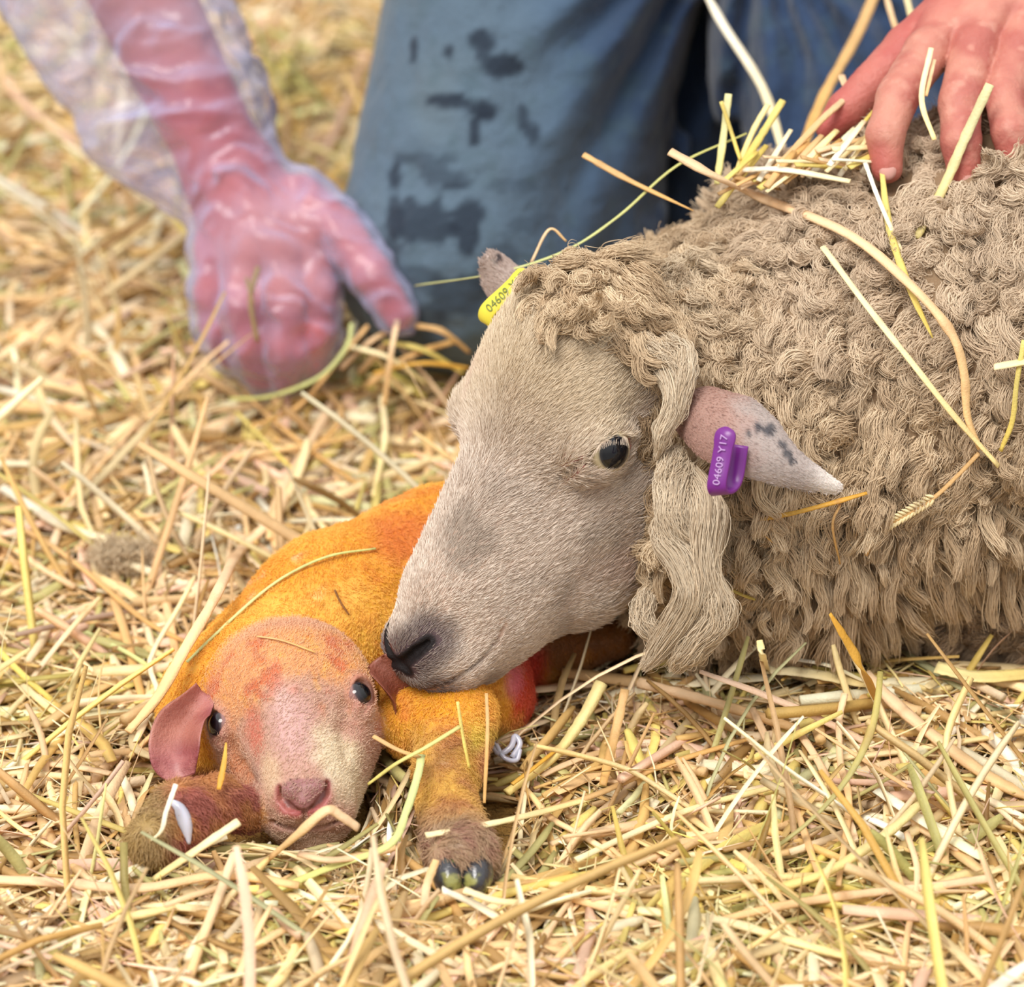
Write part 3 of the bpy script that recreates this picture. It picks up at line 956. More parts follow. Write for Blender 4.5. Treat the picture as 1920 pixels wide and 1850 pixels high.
ear_r = leaf([A(700, 1240, 470), A(726, 1275, 460), A(745, 1310, 440), A(755, 1345, 430), A(758, 1368, 425)],
             [(-.1, .5, .8), (.3, .4, .8), (.5, .3, .8), (.5, .2, .8), (.5, .2, .8)], [24, 30, 30, 22, 9], [-.6, -.8, -.8, -.6, -.3], 11, n=36, m=17)
def lamb_colour(v):
    x, y = img(v); L = ll(v)
    n1 = fbm(v, 120, 81); n2 = fbm(v, 38, 83); n3 = fbm(v, 15, 85)
    c = mix(srgb(222, 156, 40), srgb(238, 184, 74), sstep(-.4, .4, n1))
    c = mix(c, srgb(212, 112, 34), .6 * sstep(-.1, .6, n2 + .4 * n1) * sstep(560, 760, x))
    dr = np.hypot((x - 770) / 90, (y - 1010) / 60)
    c = mix(c, srgb(204, 88, 40), .6 * sstep(1.3, .3, dr + .35 * n2))
    c = mix(c, srgb(236, 196, 160), .8 * sstep(.35, .7, n2) * sstep(70, 20, np.abs(y - (1560 - x))))
    # rump: dark brown orange, haunch red
    c = mix(c, srgb(120, 62, 20), .9 * sstep(950, 1010, x) * sstep(1300, 1240, y))
    c = mix(c, srgb(196, 132, 40), .6 * sstep(.1, .5, n2) * sstep(1000, 1030, x))
    red = sstep(950, 985, x + 30 * n2) * sstep(1190, 1230, y) * sstep(1420, 1340, y) * sstep(1040, 1000, x)
    c = mix(c, srgb(196, 34, 18), .9 * red)
    c = mix(c, srgb(222, 120, 140), .7 * sstep(26, 8, np.hypot(x - 962, (y - 1270) / 2.0)))
    # right foreleg
    lg = sstep(1330, 1400, y) * sstep(740, 790, x)
    c = mix(c, mix(srgb(206, 160, 70), srgb(176, 118, 62), sstep(-.3, .5, n2)), lg)
    c = mix(c, srgb(218, 196, 70), .8 * lg * sstep(50, 15, np.hypot(x - 905, (y - 1375) * .8)))
    c = mix(c, srgb(196, 108, 92), .6 * sstep(50, 20, np.hypot(x - 925, y - 1420)))
    c = mix(c, mix(srgb(168, 138, 108), srgb(150, 104, 88), sstep(-.2, .5, n3)), sstep(1490, 1560, y) * sstep(740, 790, x))
    # folded foreleg
    fl = sstep(1425, 1450, y) * sstep(500, 485, x)
    c = mix(c, mix(srgb(178, 116, 62), srgb(150, 74, 62), sstep(-.2, .4, n2)), fl)
    c = mix(c, srgb(160, 150, 90), .6 * fl * sstep(340, 290, x))
    # head
    hd = sstep(8, -6, lamb_head(v) - 4)
    h = np.tile(srgb(190, 146, 132), (len(v), 1))
    h = mix(h, srgb(222, 152, 86), .8 * sstep(50, -40, L[:, 0] + 60 * n1 + 40 * n2))
    h = mix(h, srgb(228, 172, 70), .55 * sstep(.1, .5, n3) * sstep(60, -20, L[:, 0]))
    h = mix(h, srgb(196, 84, 50), .8 * sstep(.05, .45, n2 + .5 * n3) * sstep(90, -20, L[:, 0]))
    h = mix(h, srgb(196, 136, 120), .75 * sstep(-110, -170, L[:, 0] + 40 * n2))
    h = mix(h, srgb(200, 158, 158), .85 * sstep(60, 15, np.hypot(L[:, 1] - 5, (L[:, 0] - 70) / 1.9)))
    h = mix(h, srgb(226, 214, 186), .85 * sstep(.9, .3, np.hypot((L[:, 1] - 72) / 60, (L[:, 0] - 130) / 110) + .3 * n2))
    h = mix(h, srgb(224, 200, 168), .6 * sstep(.9, .3, np.hypot((L[:, 1] + 46) / 30, (L[:, 0] - 150) / 80) + .3 * n2))
    h = mix(h, srgb(198, 96, 80), .75 * sstep(.9, .3, np.hypot((L[:, 1] + 62) / 26, (L[:, 0] - 60) / 70) + .4 * n2))
    h = mix(h, srgb(216, 130, 66), .6 * sstep(.9, .3, np.hypot((L[:, 1] + 105) / 36, (L[:, 0] - 100) / 90) + .4 * n2))
    nd = np.minimum(segdist(v, LN1), segdist(v, LN2)); md = segdist(v, LM_)
    fr_ = (L[:, 2] > -150) & (L[:, 0] > 100)
    ns = inpoly(x, y, [(522, 1476), (545, 1462), (592, 1458), (614, 1468), (606, 1500), (574, 1524), (538, 1512)]) & fr_
    h = mix(h, srgb(150, 98, 104), ns * .95)
    h = mix(h, srgb(112, 62, 64), sstep(11, 5, nd))
    h = mix(h, srgb(74, 34, 38), sstep(6, 3, nd))
    h = mix(h, srgb(176, 84, 92), .75 * fr_ * ~ns * sstep(34, 14, nd + .35 * np.abs(y - 1520)) )
    h = mix(h, srgb(96, 50, 50), .85 * sstep(7, 3, md))
    h = mix(h, srgb(196, 164, 140), .8 * fr_ * sstep(1556, 1566, y))
    M = L.copy(); M[:, 1] = np.abs(M[:, 1])
    de = np.linalg.norm((M - np.array([2, 142, -14])) / np.array([1.2, 1.2, 1]), axis=1)
    h = mix(h, srgb(188, 130, 118), .8 * sstep(44, 26, de))
    h = mix(h, srgb(96, 54, 50), .9 * sstep(27, 20, de))
    return mix(c, h, hd)
def lear_col(v):
    n = fbm(v, 30, 88); x, y = img(v)
    c = mix(srgb(184, 116, 110), srgb(150, 78, 80), sstep(-.3, .4, n))
    c = mix(c, srgb(128, 52, 60), .8 * sstep(34, 8, np.hypot((x - 352) * .8, y - 1400)))
    c = mix(c, srgb(196, 136, 112), .5 * sstep(400, 350, x) * sstep(1420, 1370, y))
    return mix(c, srgb(150, 84, 56), .7 * (x > 600))  # right ear browner and darker, shade under the muzzle painted in
LV, LF, LC = join([(lv, tris(lf), lamb_colour(lv)), (ear_l[0], tris(ear_l[1])[:, ::-1], lear_col(ear_l[0])), (ear_r[0], tris(ear_r[1])[:, ::-1], lear_col(ear_r[0]) * .8)])  # right ear's colour dimmed for the shade below the ewe's muzzle
lamb = empty('lamb', A(700, 1400, 420), 'wet newborn lamb stained orange, lying in the straw under the ewe\'s muzzle', 'lamb')
mesh_obj('body', LV, LF, M_lamb, lamb, LC)
for s in (1, -1):
    cL = lw((2, s * 121, -25))
    R = frame_z(LM[:, 1] * s + LM[:, 2] * .55, LM[:, 0])
    V, F, th = uvsphere(cL, 26, 32, 24, R)
    c = mix(srgb(38, 34, 40), srgb(12, 12, 16), (np.degrees(th) < 40) * 1.0)
    c = mix(c, srgb(150, 110, 104), sstep(60, 72, np.degrees(th)))
    mesh_obj('eye', V, F, M_iris, lamb, c)
# hooves of the stretched foreleg: two claws
for dx, lab in ((-25, None), (25, None)):
    hc_ = A(868 + dx, 1634, 775)
    fdir = unit([.04 * np.sign(dx), -.75, .75])
    def hoof(p, c=hc_, f=fdir):
        Rf = frame_z(f, [0, 1, 1]); 
        d = ell(p, c, (52, 34, 30), Rf)
        return smax(d, -((p - c) @ unit([0, .9, .45]) + 30), 8)
    V, F = polygonize(hoof, hc_ - 75, hc_ + 75, 3.5)
    n = fbm(V, 22, 90)
    c = mix(srgb(44, 44, 50), srgb(150, 150, 84), sstep(-.05, .25, n + .3 * sstep(45, 10, np.hypot(img(V)[0] - 862, img(V)[1] - 1650)) - .1))
    mesh_obj('hoof', V, tris(F), M_hoof, lamb, c)
# membrane scrap on the knee and cord at the haunch
memb = leaf([A(318, 1500, 765), A(338, 1515, 775), A(352, 1545, 775), A(355, 1582, 765)], [(0, .2, 1), (.2, .2, 1), (.4, .1, 1), (.5, 0, 1)], [4, 11, 13, 3], [.4, .8, .8, .4], 4, n=24, m=9)
M_memb = material('wet_membrane', srgb(206, 206, 222), rough=0.12, spec=0.8, sss=.2)
mesh_obj('membrane', memb[0], tris(memb[1])[:, ::-1], M_memb, lamb, props={'label': 'bluish white scrap of birth membrane'})
cb = [tube(AA(p), r_, 24, 8) for p, r_ in (([(920, 1385, 372), (935, 1412, 392), (958, 1400, 390), (965, 1380, 380), (975, 1395, 385), (960, 1420, 395)], 5.5), ([(930, 1395, 385), (945, 1420, 398), (968, 1425, 398), (975, 1405, 390)], 4.5))]
V, F, _ = join([(v, f, np.zeros(len(v))) for v, f in cb])
mesh_obj('cord', V, F, M_memb, lamb, props={'label': 'thin white cord curled at the haunch'})
# wet coat
def ldir(P, N):
    L = ll(P)
    hd = (lamb_head(P) < 12)[:, None]
    d1 = unit(np.array([.75, -.5, -.1]))[None] * .5 + unit(-WUP)[None] * .5 + 1.0 * np.stack([fbm(P, 60, 100 + k) for k in range(3)], 1)
    d2 = (-LM[:, 0])[None] + .5 * np.stack([fbm(P, 50, 110 + k) for k in range(3)], 1)
    return np.where(hd, d2, d1)
def lcol(P):
    x, y = img(P)
    hd = lamb_head(P) < 14
    c = lamb_colour(P)
    c = mix(c, np.minimum(c * 1.25 + .04, 1), rng.random(len(P)) * .9)
    return mix(c, srgb(232, 212, 180)[None].repeat(len(P), 0), np.where(hd, .30, .04))
def lok(P, N):
    L = ll(P); M = L.copy(); M[:, 1] = np.abs(M[:, 1])
    de = np.linalg.norm((M - np.array([2, 142, -14])) / np.array([1.2, 1.2, 1]), axis=1)
    ns = (np.minimum(segdist(P, LN1), segdist(P, LN2)) < 14) | (segdist(P, LM_) < 6)
    return (de > 27) & ~ns & (N[:, 2] > -.6)
def llen(P):
    x, y = img(P); hd = lamb_head(P) < 14
    return np.where(hd, 9.0, 12.0) + 16 * sstep(1480, 1560, y) * sstep(740, 790, x) + 10 * sstep(1440, 1480, y) * sstep(480, 460, x)
a_, b_, c_ = fur(lv, lf, 130000 if not QUICK else 40000, llen, .6 if not QUICK else .9, ldir, lcol, lok, .32, K=6, curl=3.0)
curves_obj('coat', a_, b_, np.clip(c_, 0, 1), M_lamb_fur, lamb)
# ================================================================== PERSON kneeling behind
# ---- bare hand resting on the ewe's back
def seg_hand(p, palm, fingers, k=20):
    d = palm(p)
    g = None
    for pts, rad in fingers:
        e = chain(p, pts, rad, 10)
        g = e if g is None else np.minimum(g, e)
    return smin(d, g, k)
back_top = lambda px, py: hit(ewe_body, px, py)[2]
wrist_b = A(1975, -120, -60)
def palm_b(p):
    d = rc(p, wrist_b, A(1800, 45, 50), 78, 62)
    for q, r_ in ((A(1775, 60, 70), 52), (A(1850, 40, 80), 54), (A(1930, 30, 70), 52), (A(2000, 20, 60), 46)):
        d = smin(d, rc(p, wrist_b, q, 74, r_), 26)
    return d
elbow_b = A(2230, -780, -430); shoulder_b = A(1700, -1500, -650)
def bare_hand(p):
    d = seg_hand(p, palm_b, [F_thumb, F_index, F_mid, F_ring, F_lit], 24)
    for f in (F_index, F_mid, F_ring, F_lit):            # knuckles, tendons
        d = smin(d, ell(p, f[0][1] + np.array([0, 6, 12]), (34, 34, 30)), 14)
        d = smin(d, ell(p, f[0][2] + np.array([0, 0, 10]), (28, 30, 26)), 12)
    for f in (F_index, F_mid, F_ring):
        d = smin(d, rc(p, wrist_b + np.array([0, 0, 66]), f[0][1] + np.array([0, 8, 30]), 9, 10), 22)
    d = smin(d, rc(p, wrist_b, elbow_b, 78, 118), 40)
    for f, kk in ((F_index, 2), (F_mid, 2), (F_ring, 2), (F_thumb, 2)):   # joint creases
        c = f[0][kk]; ax = unit(f[0][kk + 1] - f[0][kk - 1])
        for o in (-9, 0, 9):
            d = d + 2.2 * np.exp(-(((p - c) @ ax - o) / 3.0) ** 2) * (np.linalg.norm(p - c, axis=1) < 60)
    return d + 1.6 * fbm(p, 26, 140, 2)
bhv, bhf = polygonize(bare_hand, A(1500, 380, -250), A(2280, -420, 420), 4.5 if not QUICK else 6)
def skin_col(v, a, b, c3, s=0):
    c = mix(a, b, sstep(-.4, .5, fbm(v, 60, 150 + s)))
    return mix(c, c3, .6 * sstep(.1, .6, fbm(v, 24, 155 + s)))
bhc = skin_col(bhv, srgb(204, 142, 124), srgb(182, 106, 96), srgb(214, 158, 140))
for f in (F_index, F_mid, F_ring, F_thumb):
    bhc = mix(bhc, srgb(190, 96, 88), .5 * sstep(70, 25, np.linalg.norm(bhv - f[0][-1], axis=1)))
    bhc = mix(bhc, srgb(206, 118, 104), .5 * sstep(40, 15, np.linalg.norm(bhv - f[0][2], axis=1)))
bhc = mix(bhc, srgb(184, 86, 84), .55 * sstep(60, 10, np.abs(chain(bhv, *F_thumb))))
# ---- gloved hand picking at the straw
wrist_g = A(440, 345, -900); elbow_g = A(60, -430, -1010); shoulder_g = A(560, -1400, -900)
G_index = [A(570, 455, -850), A(592, 545, -815), A(592, 620, -815), A(580, 672, -850)], [50, 46, 42, 36]
G_mid = [A(530, 470, -835), A(535, 570, -790), A(535, 650, -800), A(530, 700, -850)], [52, 48, 44, 36]
G_ring = [A(468, 470, -845), A(460, 570, -805), A(470, 645, -815), A(490, 700, -855)], [50, 46, 42, 36]
G_lit = [A(415, 465, -870), A(400, 550, -845), A(408, 615, -850), A(435, 665, -880)], [46, 40, 36, 30]
G_thumb = [A(560, 380, -870), A(636, 435, -820), A(698, 515, -775), A(748, 590, -765)], [60, 50, 42, 32]
def palm_g(p):
    d = rc(p, wrist_g, A(500, 460, -860), 88, 84)
    for f in (G_index, G_mid, G_ring, G_lit):
        d = smin(d, rc(p, wrist_g, f[0][0], 76, 54), 30)
    return d
def glove_core(p):
    d = seg_hand(p, palm_g, [G_thumb, G_index, G_mid, G_ring, G_lit], 26)
    return smin(d, rc(p, wrist_g, elbow_g, 84, 135), 50)
def glove_hand(p):
    d = glove_core(p)
    return d + 2 * fbm(p, 40, 160, 2)
ghv, ghf = polygonize(glove_hand, A(-80, 760, -1200), A(800, -260, -640), 6.5)
ghc = skin_col(ghv, srgb(196, 92, 90), srgb(176, 62, 64), srgb(206, 110, 104), 3)
gx, gy = img(ghv)
ghc = mix(ghc, srgb(222, 70, 40), .85 * sstep(48, 20, np.hypot(gx - 580, gy - 640)))
ghc = mix(ghc, srgb(204, 134, 122), .5 * sstep(150, 60, np.hypot(gx - 520, gy - 470)))
ghc = mix(ghc, srgb(178, 150, 146), .4 * sstep(200, 20, gy))
# ---- torso, upper arms and head (above the frame, the rest of the same body)
pelv = A(1180, -780, -1330); chest = A(1150, -1480, -900); headc = A(1150, -2050, -420)
def torso(p):
    d = rc(p, pelv, chest, 420, 520)
    d = smin(d, rc(p, A(760, -1500, -900), A(1540, -1500, -800), 230, 230), 120)
    d = smin(d, rc(p, chest, headc, 210, 190), 90)
    d = smin(d, ell(p, headc, (260, 360, 330)), 60)
    d = smin(d, ell(p, headc + np.array([0, -70, 330]), (34, 60, 50)), 30)
    for s_ in (1, -1):
        d = smin(d, ell(p, headc + np.array([s_ * 262, 0, -10]), (26, 80, 52)), 12)
        d = smax(d, -ell(p, headc + np.array([s_ * 90, 20, 330]), (44, 26, 44)), 14)
    d = smin(d, chain(p, [shoulder_g, elbow_g], [190, 140], 30), 60)
    d = smin(d, chain(p, [shoulder_b, elbow_b], [190, 125], 30), 60)
    return d
tv, tf = polygonize(torso, (-1500, 1050, -2100), (1800, 4000, 600), 34)
tc_ = skin_col(tv, srgb(212, 150, 128), srgb(196, 124, 106), srgb(220, 160, 140), 6)
PV, PF, PC = join([(tv, tris(tf), tc_), (bhv, tris(bhf), bhc), (ghv, tris(ghf), ghc)])
person = empty('person', A(1000, 560, -1400), 'person in stained blue jeans kneeling behind the ewe, one hand gloved, one bare', 'person')
mesh_obj('body', PV, PF, M_hand, person, PC)
# shirt
def shirt(p):
    d = torso(p) - 26
    d = smax(d, ell(p, headc, (330, 520, 420)) * -1, 20)
    return d + 16 * fbm(p, 160, 170)
sv, sf = polygonize(lambda p: smax(shirt(p), (p @ np.array([0, 0, 0.0])) - 1e3, 10), (-1500, 1000, -2100), (1800, 3400, 600), 34)
kx, ky = img(sv)
mesh_obj('shirt', sv, tris(sf), M_shirt, person)
# nails
for (f, tip) in ((F_index, 27), (F_mid, 28), (F_ring, 27)):
    c0 = f[0][-1]; dn = unit(f[0][-1] - f[0][-2])
    nrm_ = unit(np.array([-.05, .25, 1.0])); nrm_ = unit(nrm_ - dn * (nrm_ @ dn))
    R = frame_z(dn, nrm_)
    V, F, th = uvsphere(c0 + dn * 2 + nrm_ * (tip - 9), 1.0, 28, 16, R, (23, 11, 18))
    mesh_obj('fingernail', V, F, M_nail, person, props={'label': 'pale pink fingernail'})
# glove: a loose film around hand and forearm
def glove(p):
    d = glove_core(p)
    x, y = img(p)
    t_ = np.clip(((p - wrist_g) @ (elbow_g - wrist_g)) / ((elbow_g - wrist_g) @ (elbow_g - wrist_g)), 0, 1)
    loose = 9 + 34 * sstep(0, .18, t_) + 10 * sstep(.3, .5, t_)
    ax = unit(elbow_g - wrist_g)
    al_ = (p - wrist_g) @ ax
    rel = p - wrist_g - al_[:, None] * ax
    th_ = np.arctan2(rel @ unit(np.cross(ax, [0, 0, 1.0])), rel @ np.array([0, 0, 1.0]))
    fold = 1 - np.abs(fbm(np.stack([al_ * 1.0 + th_ * 70, th_ * 60, th_ * 0 + 5], 1), 85, 180, 2)) * 2.2
    fold2 = 1 - np.abs(fbm(p @ np.array([[1, .4, 0], [-.4, 1, .3], [0, .2, 1.0]]), 70, 186, 2)) * 2.4
    w_ = sstep(0, .12, t_)
    d = d - loose - (20 * fold * w_ + 10 * fold2)
    # left-hand side of the sleeve bags out
    bag = rc(p, A(60, -60, -960), A(235, 250, -910), 95, 72)
    bag = smin(bag, rc(p, A(235, 250, -910), A(335, 350, -900), 70, 52), 30) - 8 * fold2 - 10 * fold * w_
    return smin(d, bag, 50)
gv, gf = polygonize(glove, A(-160, 800, -1260), A(860, -330, -560), 7)
mesh_obj('glove', gv, tris(gf), M_film, person, props={'label': 'translucent bluish plastic glove reaching past the wrist'})
# jeans
KL = A(880, 430, -1010); HL = A(1190, -760, -1200)
KR = A(1640, 330, -960); HR = A(1400, -760, -1200)
def jeans0(p):
    d = rc(p, KL, HL, 262, 385)
    d = smin(d, rc(p, A(1090, 420, -1120), A(1170, -700, -1250), 170, 320), 60)
    d = smin(d, ell(p, A(1300, 60, -1480), (420, 560, 260)), 40)
    d = smin(d, ell(p, KL + np.array([-20, -60, 20]), (250, 235, 250)), 60)
    r2 = rc(p, KR, HR, 262, 330)
    shin = rc(p, KL + np.array([0, 0, -120]), A(930, 100, -1950), 200, 150)
    d = smin(d, shin, 50)
    r2 = smin(r2, rc(p, KR + np.array([0, 0, -120]), A(1600, 60, -1900), 200, 150), 50)
    d = smin(d, r2, 26)
    return smin(d, rc(p, A(1050, -800, -1300), A(1350, -800, -1300), 360, 360), 80)
def jeans(p):
    d = jeans0(p)
    x, y = img(p)
    # folds fanning from the crotch down the right of the thigh, and softer ones at the knee
    fx = (x - 1320) * .95 + (y + 60) * .35
    ang = np.arctan2(y + 260, x - 1420)
    f1 = np.sin(ang * 26 + 2.2 * fbm(p, 220, 190)) 
    wgt = sstep(900, 1150, x) * sstep(600, 250, y)
    d = d - 24 * f1 * wgt - 10 * fbm(p, 130, 192, 2) - 5 * (1 - np.abs(fbm(p, 70, 195, 2)) * 2)
    # side seam ridge
    return d
jv, jf = polygonize(jeans, (-560, 100, -2300), (1150, 2100, -600), 11)
def denim_colour(v):
    x, y = img(v)
    n1 = fbm(v, 160, 200); n2 = fbm(v, 40, 203)
    c = mix(srgb(88, 108, 126), srgb(66, 90, 118), sstep(850, 1250, x + 90 * n1))
    c = mix(c, srgb(36, 54, 84), sstep(1020, 1280, x + 60 * n1))  # shade on the inner thigh and its folds, painted as navy
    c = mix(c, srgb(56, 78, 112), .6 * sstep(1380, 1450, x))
    c = mix(c, srgb(96, 112, 122), .6 * sstep(-.1, .6, n1) * sstep(1050, 800, x))
    c = mix(c, srgb(70, 92, 102), .4 * sstep(0, .6, n2))
    for bx, by, rx, ry, a in ((905, 78, 26, 22, .9), (940, 125, 34, 22, .95), (905, 100, 18, 14, .8), (775, 98, 9, 24, .9), (842, 98, 9, 16, .9), (845, 190, 42, 13, .95), (900, 205, 30, 16, .9),
                           (888, 245, 13, 30, .9), (915, 215, 18, 14, .9), (980, 222, 12, 24, .8), (995, 250, 16, 20, .8), (640, 262, 9, 12, .8), (742, 330, 14, 22, .9), (800, 300, 60, 14, .55), (840, 335, 55, 22, .6),
                           (790, 420, 55, 40, .85), (740, 400, 16, 40, .8), (880, 420, 30, 55, .9), (850, 350, 26, 12, .8), (720, 470, 40, 26, .6), (870, 560, 60, 40, .7), (770, 520, 50, 20, .5), (930, 500, 40, 50, .5), (960, 350, 60, 12, .4), (1000, 420, 40, 20, .4), (780, 620, 60, 40, .5)):
        e = np.hypot((x - bx) / rx, (y - by) / ry) + .75 * fbm(v, 30, 210, 3)
        c = mix(c, srgb(30, 42, 58), a * sstep(1.25, .8, e))
    return c
mesh_obj('jeans', jv, tris(jf), M_denim, person, denim_colour(jv), props={'label': 'faded blue denim jeans with dark wet stains on the knee'})
# ================================================================== STRAW
def gheight(X, Y):
    p = np.stack([np.asarray(X, float).ravel(), np.asarray(Y, float).ravel(), np.zeros(np.size(X))], 1)
    h = 26 * fbm(p, 420, 300, 3)
    for px, py, rx, ry, a in ((1480, 1340, 620, 330, 46), (1750, 1300, 300, 220, 30), (620, 1640, 420, 160, 22), (780, 700, 200, 190, 100), (300, 900, 500, 400, 20)):
        cx, cy = ground_at(px, py)
        h = h + a * np.exp(-(((p[:, 0] - cx) / rx) ** 2 + ((p[:, 1] - cy) / ry) ** 2))
    return h.reshape(np.shape(X))

gxs = np.linspace(-1900, 2300, 150); gys = np.linspace(-2000, 4300, 220)
GX, GY = np.meshgrid(gxs, gys, indexing='ij')
GZ = gheight(GX, GY) - 40
W = np.stack([GX, GY, GZ], -1).reshape(-1, 3) * S
ni, nj = GX.shape
F = np.array([(i * nj + j, (i + 1) * nj + j, (i + 1) * nj + j + 1, i * nj + j + 1) for i in range(ni - 1) for j in range(nj - 1)])
mesh_obj('floor', W, F, M_floor, space='w', props={'kind': 'structure'})

PAL = np.array([srgb(*c) for c in ((240, 214, 162), (234, 200, 156), (224, 186, 134), (246, 232, 196), (222, 200, 118), (206, 168, 104),
                                   (242, 216, 178), (188, 178, 116), (176, 138, 84), (236, 196, 168), (212, 208, 156), (250, 242, 220))])
NAMES = ('cream', 'peach', 'tan', 'pale', 'yellow', 'golden tan', 'light peach', 'olive', 'brown', 'pinkish', 'grey green', 'white')
PW = np.array([.15, .13, .14, .08, .08, .12, .08, .07, .09, .05, .02, .015]); PW = PW / PW.sum()

def straw_mesh(C, Wd, Th, Nn, col3, M=6, node=True):
    """C (N,K,3) world-unit centre lines, half widths, half thickness (N,), face normals (N,3)"""
    N, K = C.shape[:2]
    T = unit(np.gradient(C, axis=1))
    B = unit(np.cross(T, Nn[:, None])); Nn2 = np.cross(B, T)
    a = (np.arange(M) + .5) / M * 2 * math.pi
    wv = np.asarray(Wd)[:, None] * np.ones((N, K)) if np.ndim(Wd) == 1 else Wd
    V = C[:, :, None] + B[:, :, None] * (wv[:, :, None, None] * np.cos(a)[None, None, :, None]) + Nn2[:, :, None] * (np.asarray(Th)[:, None, None, None] * np.sin(a)[None, None, :, None])
    i0 = np.arange(K - 1)[:, None] * M; j0 = np.arange(M)[None]; j1 = (j0 + 1) % M
    q = np.stack([i0 + j0, i0 + j1, i0 + M + j1, i0 + M + j0], -1).reshape(-1, 4)
    caps = []
    if M == 6:
        o = (K - 1) * M
        caps = [(0, 3, 2, 1), (0, 5, 4, 3), (o, o + 1, o + 2, o + 3), (o, o + 3, o + 4, o + 5)]
    elif M == 4:
        o = (K - 1) * M
        caps = [(0, 3, 2, 1), (o, o + 1, o + 2, o + 3)]
    q = np.concatenate([q, np.array(caps)]) if len(caps) else q
    F = (q[None] + (np.arange(N) * K * M)[:, None, None]).reshape(-1, 4)
    cc = np.repeat(np.repeat(col3[:, None, None], K, 1), M, 2)
    cc = cc * (1 + .10 * np.random.default_rng(N).normal(size=(N, 1, M, 1))) * (1 + .07 * np.random.default_rng(N + 1).normal(size=(N, K, 1, 1)))
    return V.reshape(-1, 3), F, cc.reshape(-1, 3)

def centre_lines(N, X, Y, Z, ang, tilt, length, K, r, bend=.10, kink=.25):
    d = np.stack([np.cos(ang) * np.cos(tilt), np.sin(ang) * np.cos(tilt), np.sin(tilt)], 1)
    side = np.stack([-np.sin(ang), np.cos(ang), np.zeros(N)], 1)
    s = np.linspace(-.5, .5, K)
    C = np.stack([X, Y, Z], 1)[:, None] + d[:, None] * (s[None] * length[:, None])[..., None]
    b1 = bend * r.normal(size=N) * length; b2 = .05 * r.normal(size=N) * length
    C += side[:, None] * (b1[:, None] * (s ** 2 - .08)[None] * 2)[..., None]
    C[:, :, 2] -= np.abs(b2)[:, None] * (s ** 2)[None] * 1.5
    kk = (r.random(N) < kink) * r.normal(size=N) * .35 * length
    s0 = (r.random(N) - .5) * .6
    C += side[:, None] * (kk[:, None] * np.maximum(0, s[None] - s0[:, None]))[..., None]
    return C

def solid_all(q, pad=0):
    d = np.minimum(ewe_body(q) - 34, ewe_head(q) - 6)
    d = np.minimum(d, lamb_body(q) - 5)
    d = np.minimum(d, lamb_head(q) - 5)
    d = np.minimum(d, jeans0(q) - 8)
    d = np.minimum(d, glove_core(q) - 30)
    return d - pad

FACE = [(280, 1290), (420, 1190), (560, 1160), (700, 1170), (800, 1290), (980, 1290), (960, 1560), (925, 1660), (815, 1660), (770, 1420), (700, 1420), (690, 1560), (560, 1596), (440, 1560), (270, 1600), (290, 1450)]
def clear_of_bodies(C):
    ok = np.ones(len(C), bool)
    q = (C.reshape(-1, 3) - OFF) @ RC.T
    ix, iy = img(q)
    ok &= ~(inpoly(ix, iy, FACE) & (q[:, 2] > 380)).reshape(C.shape[:2]).any(1)
    for k in np.linspace(0, C.shape[1] - 1, 5).astype(int):
        q = (C[:, k] - OFF) @ RC.T
        ok &= solid_all(q) > 0
    return ok

def scatter(n, r, far_bias=.5):
    """positions over the part of the ground the picture shows, denser near the camera"""
    px = r.uniform(-360, 2280, n * 2); py = 2000 - 2120 * r.random(n * 2) ** (1.0)
    d = np.stack([px - 960.0, 925.0 - py, np.full(n * 2, -DIST)], 1) @ RC
    o = np.array([0, 0, DIST]) @ RC + OFF
    t = -o[2] / d[:, 2]
    X, Y = o[0] + t * d[:, 0], o[1] + t * d[:, 1]
    return X[:n], Y[:n], px[:n], py[:n]

sr = np.random.default_rng(21)
def bulk(n, lmean, wlo, whi, zlo, zhi, K, M, tiltsd, r, dark=0.0):
    X, Y, px, py = scatter(n, r)
    L = lmean * np.exp(.5 * r.normal(size=n)); L = np.clip(L, 40, 620)
    ang = r.uniform(0, math.pi, n); 
    tilt = tiltsd * r.normal(size=n)
    up = r.random(n) < .035
    tilt = np.where(up, r.uniform(.3, 1.0, n), tilt)
    Z = gheight(X, Y) + r.uniform(zlo, zhi, n) + np.where(up, L * .25, 0)
    C = centre_lines(n, X, Y, Z, ang, tilt, L, K, r)
    ok = clear_of_bodies(C)
    C = C[ok]; m = len(C)
    hw_ = r.uniform(wlo, whi, m) * .5 * (1 + .35 * (Y[ok] > 700))
    th = hw_ * r.choice([.12, .35, .8], m, p=[.45, .3, .25])
    nn = unit(np.stack([.5 * r.normal(size=m), .5 * r.normal(size=m), np.ones(m)], 1))
    ci = r.choice(len(PAL), m, p=PW)
    cc = PAL[ci] * (1 + .13 * r.normal(size=(m, 1)))
    # drifts of greener hay and of golden straw
    g = fbm(np.stack([X[ok], Y[ok], np.zeros(m)], 1), 330, 320, 2)
    cc = mix(cc, cc * np.array([.93, .97, .72]), sstep(-.1, .6, g) * .8)
    cc = mix(cc, cc * np.array([.64, .53, .37]), dark * (r.random(m) < .7))  # lower layers coloured darker to paint the shade between stalks
    taper = np.interp(np.linspace(0, 1, K), [0, .1, .85, 1], [.8, 1, .95, .55])
    return straw_mesh(C, hw_[:, None] * taper[None], th, nn, np.clip(cc, 0, 1), M)
q = 1.0 if not QUICK else .45
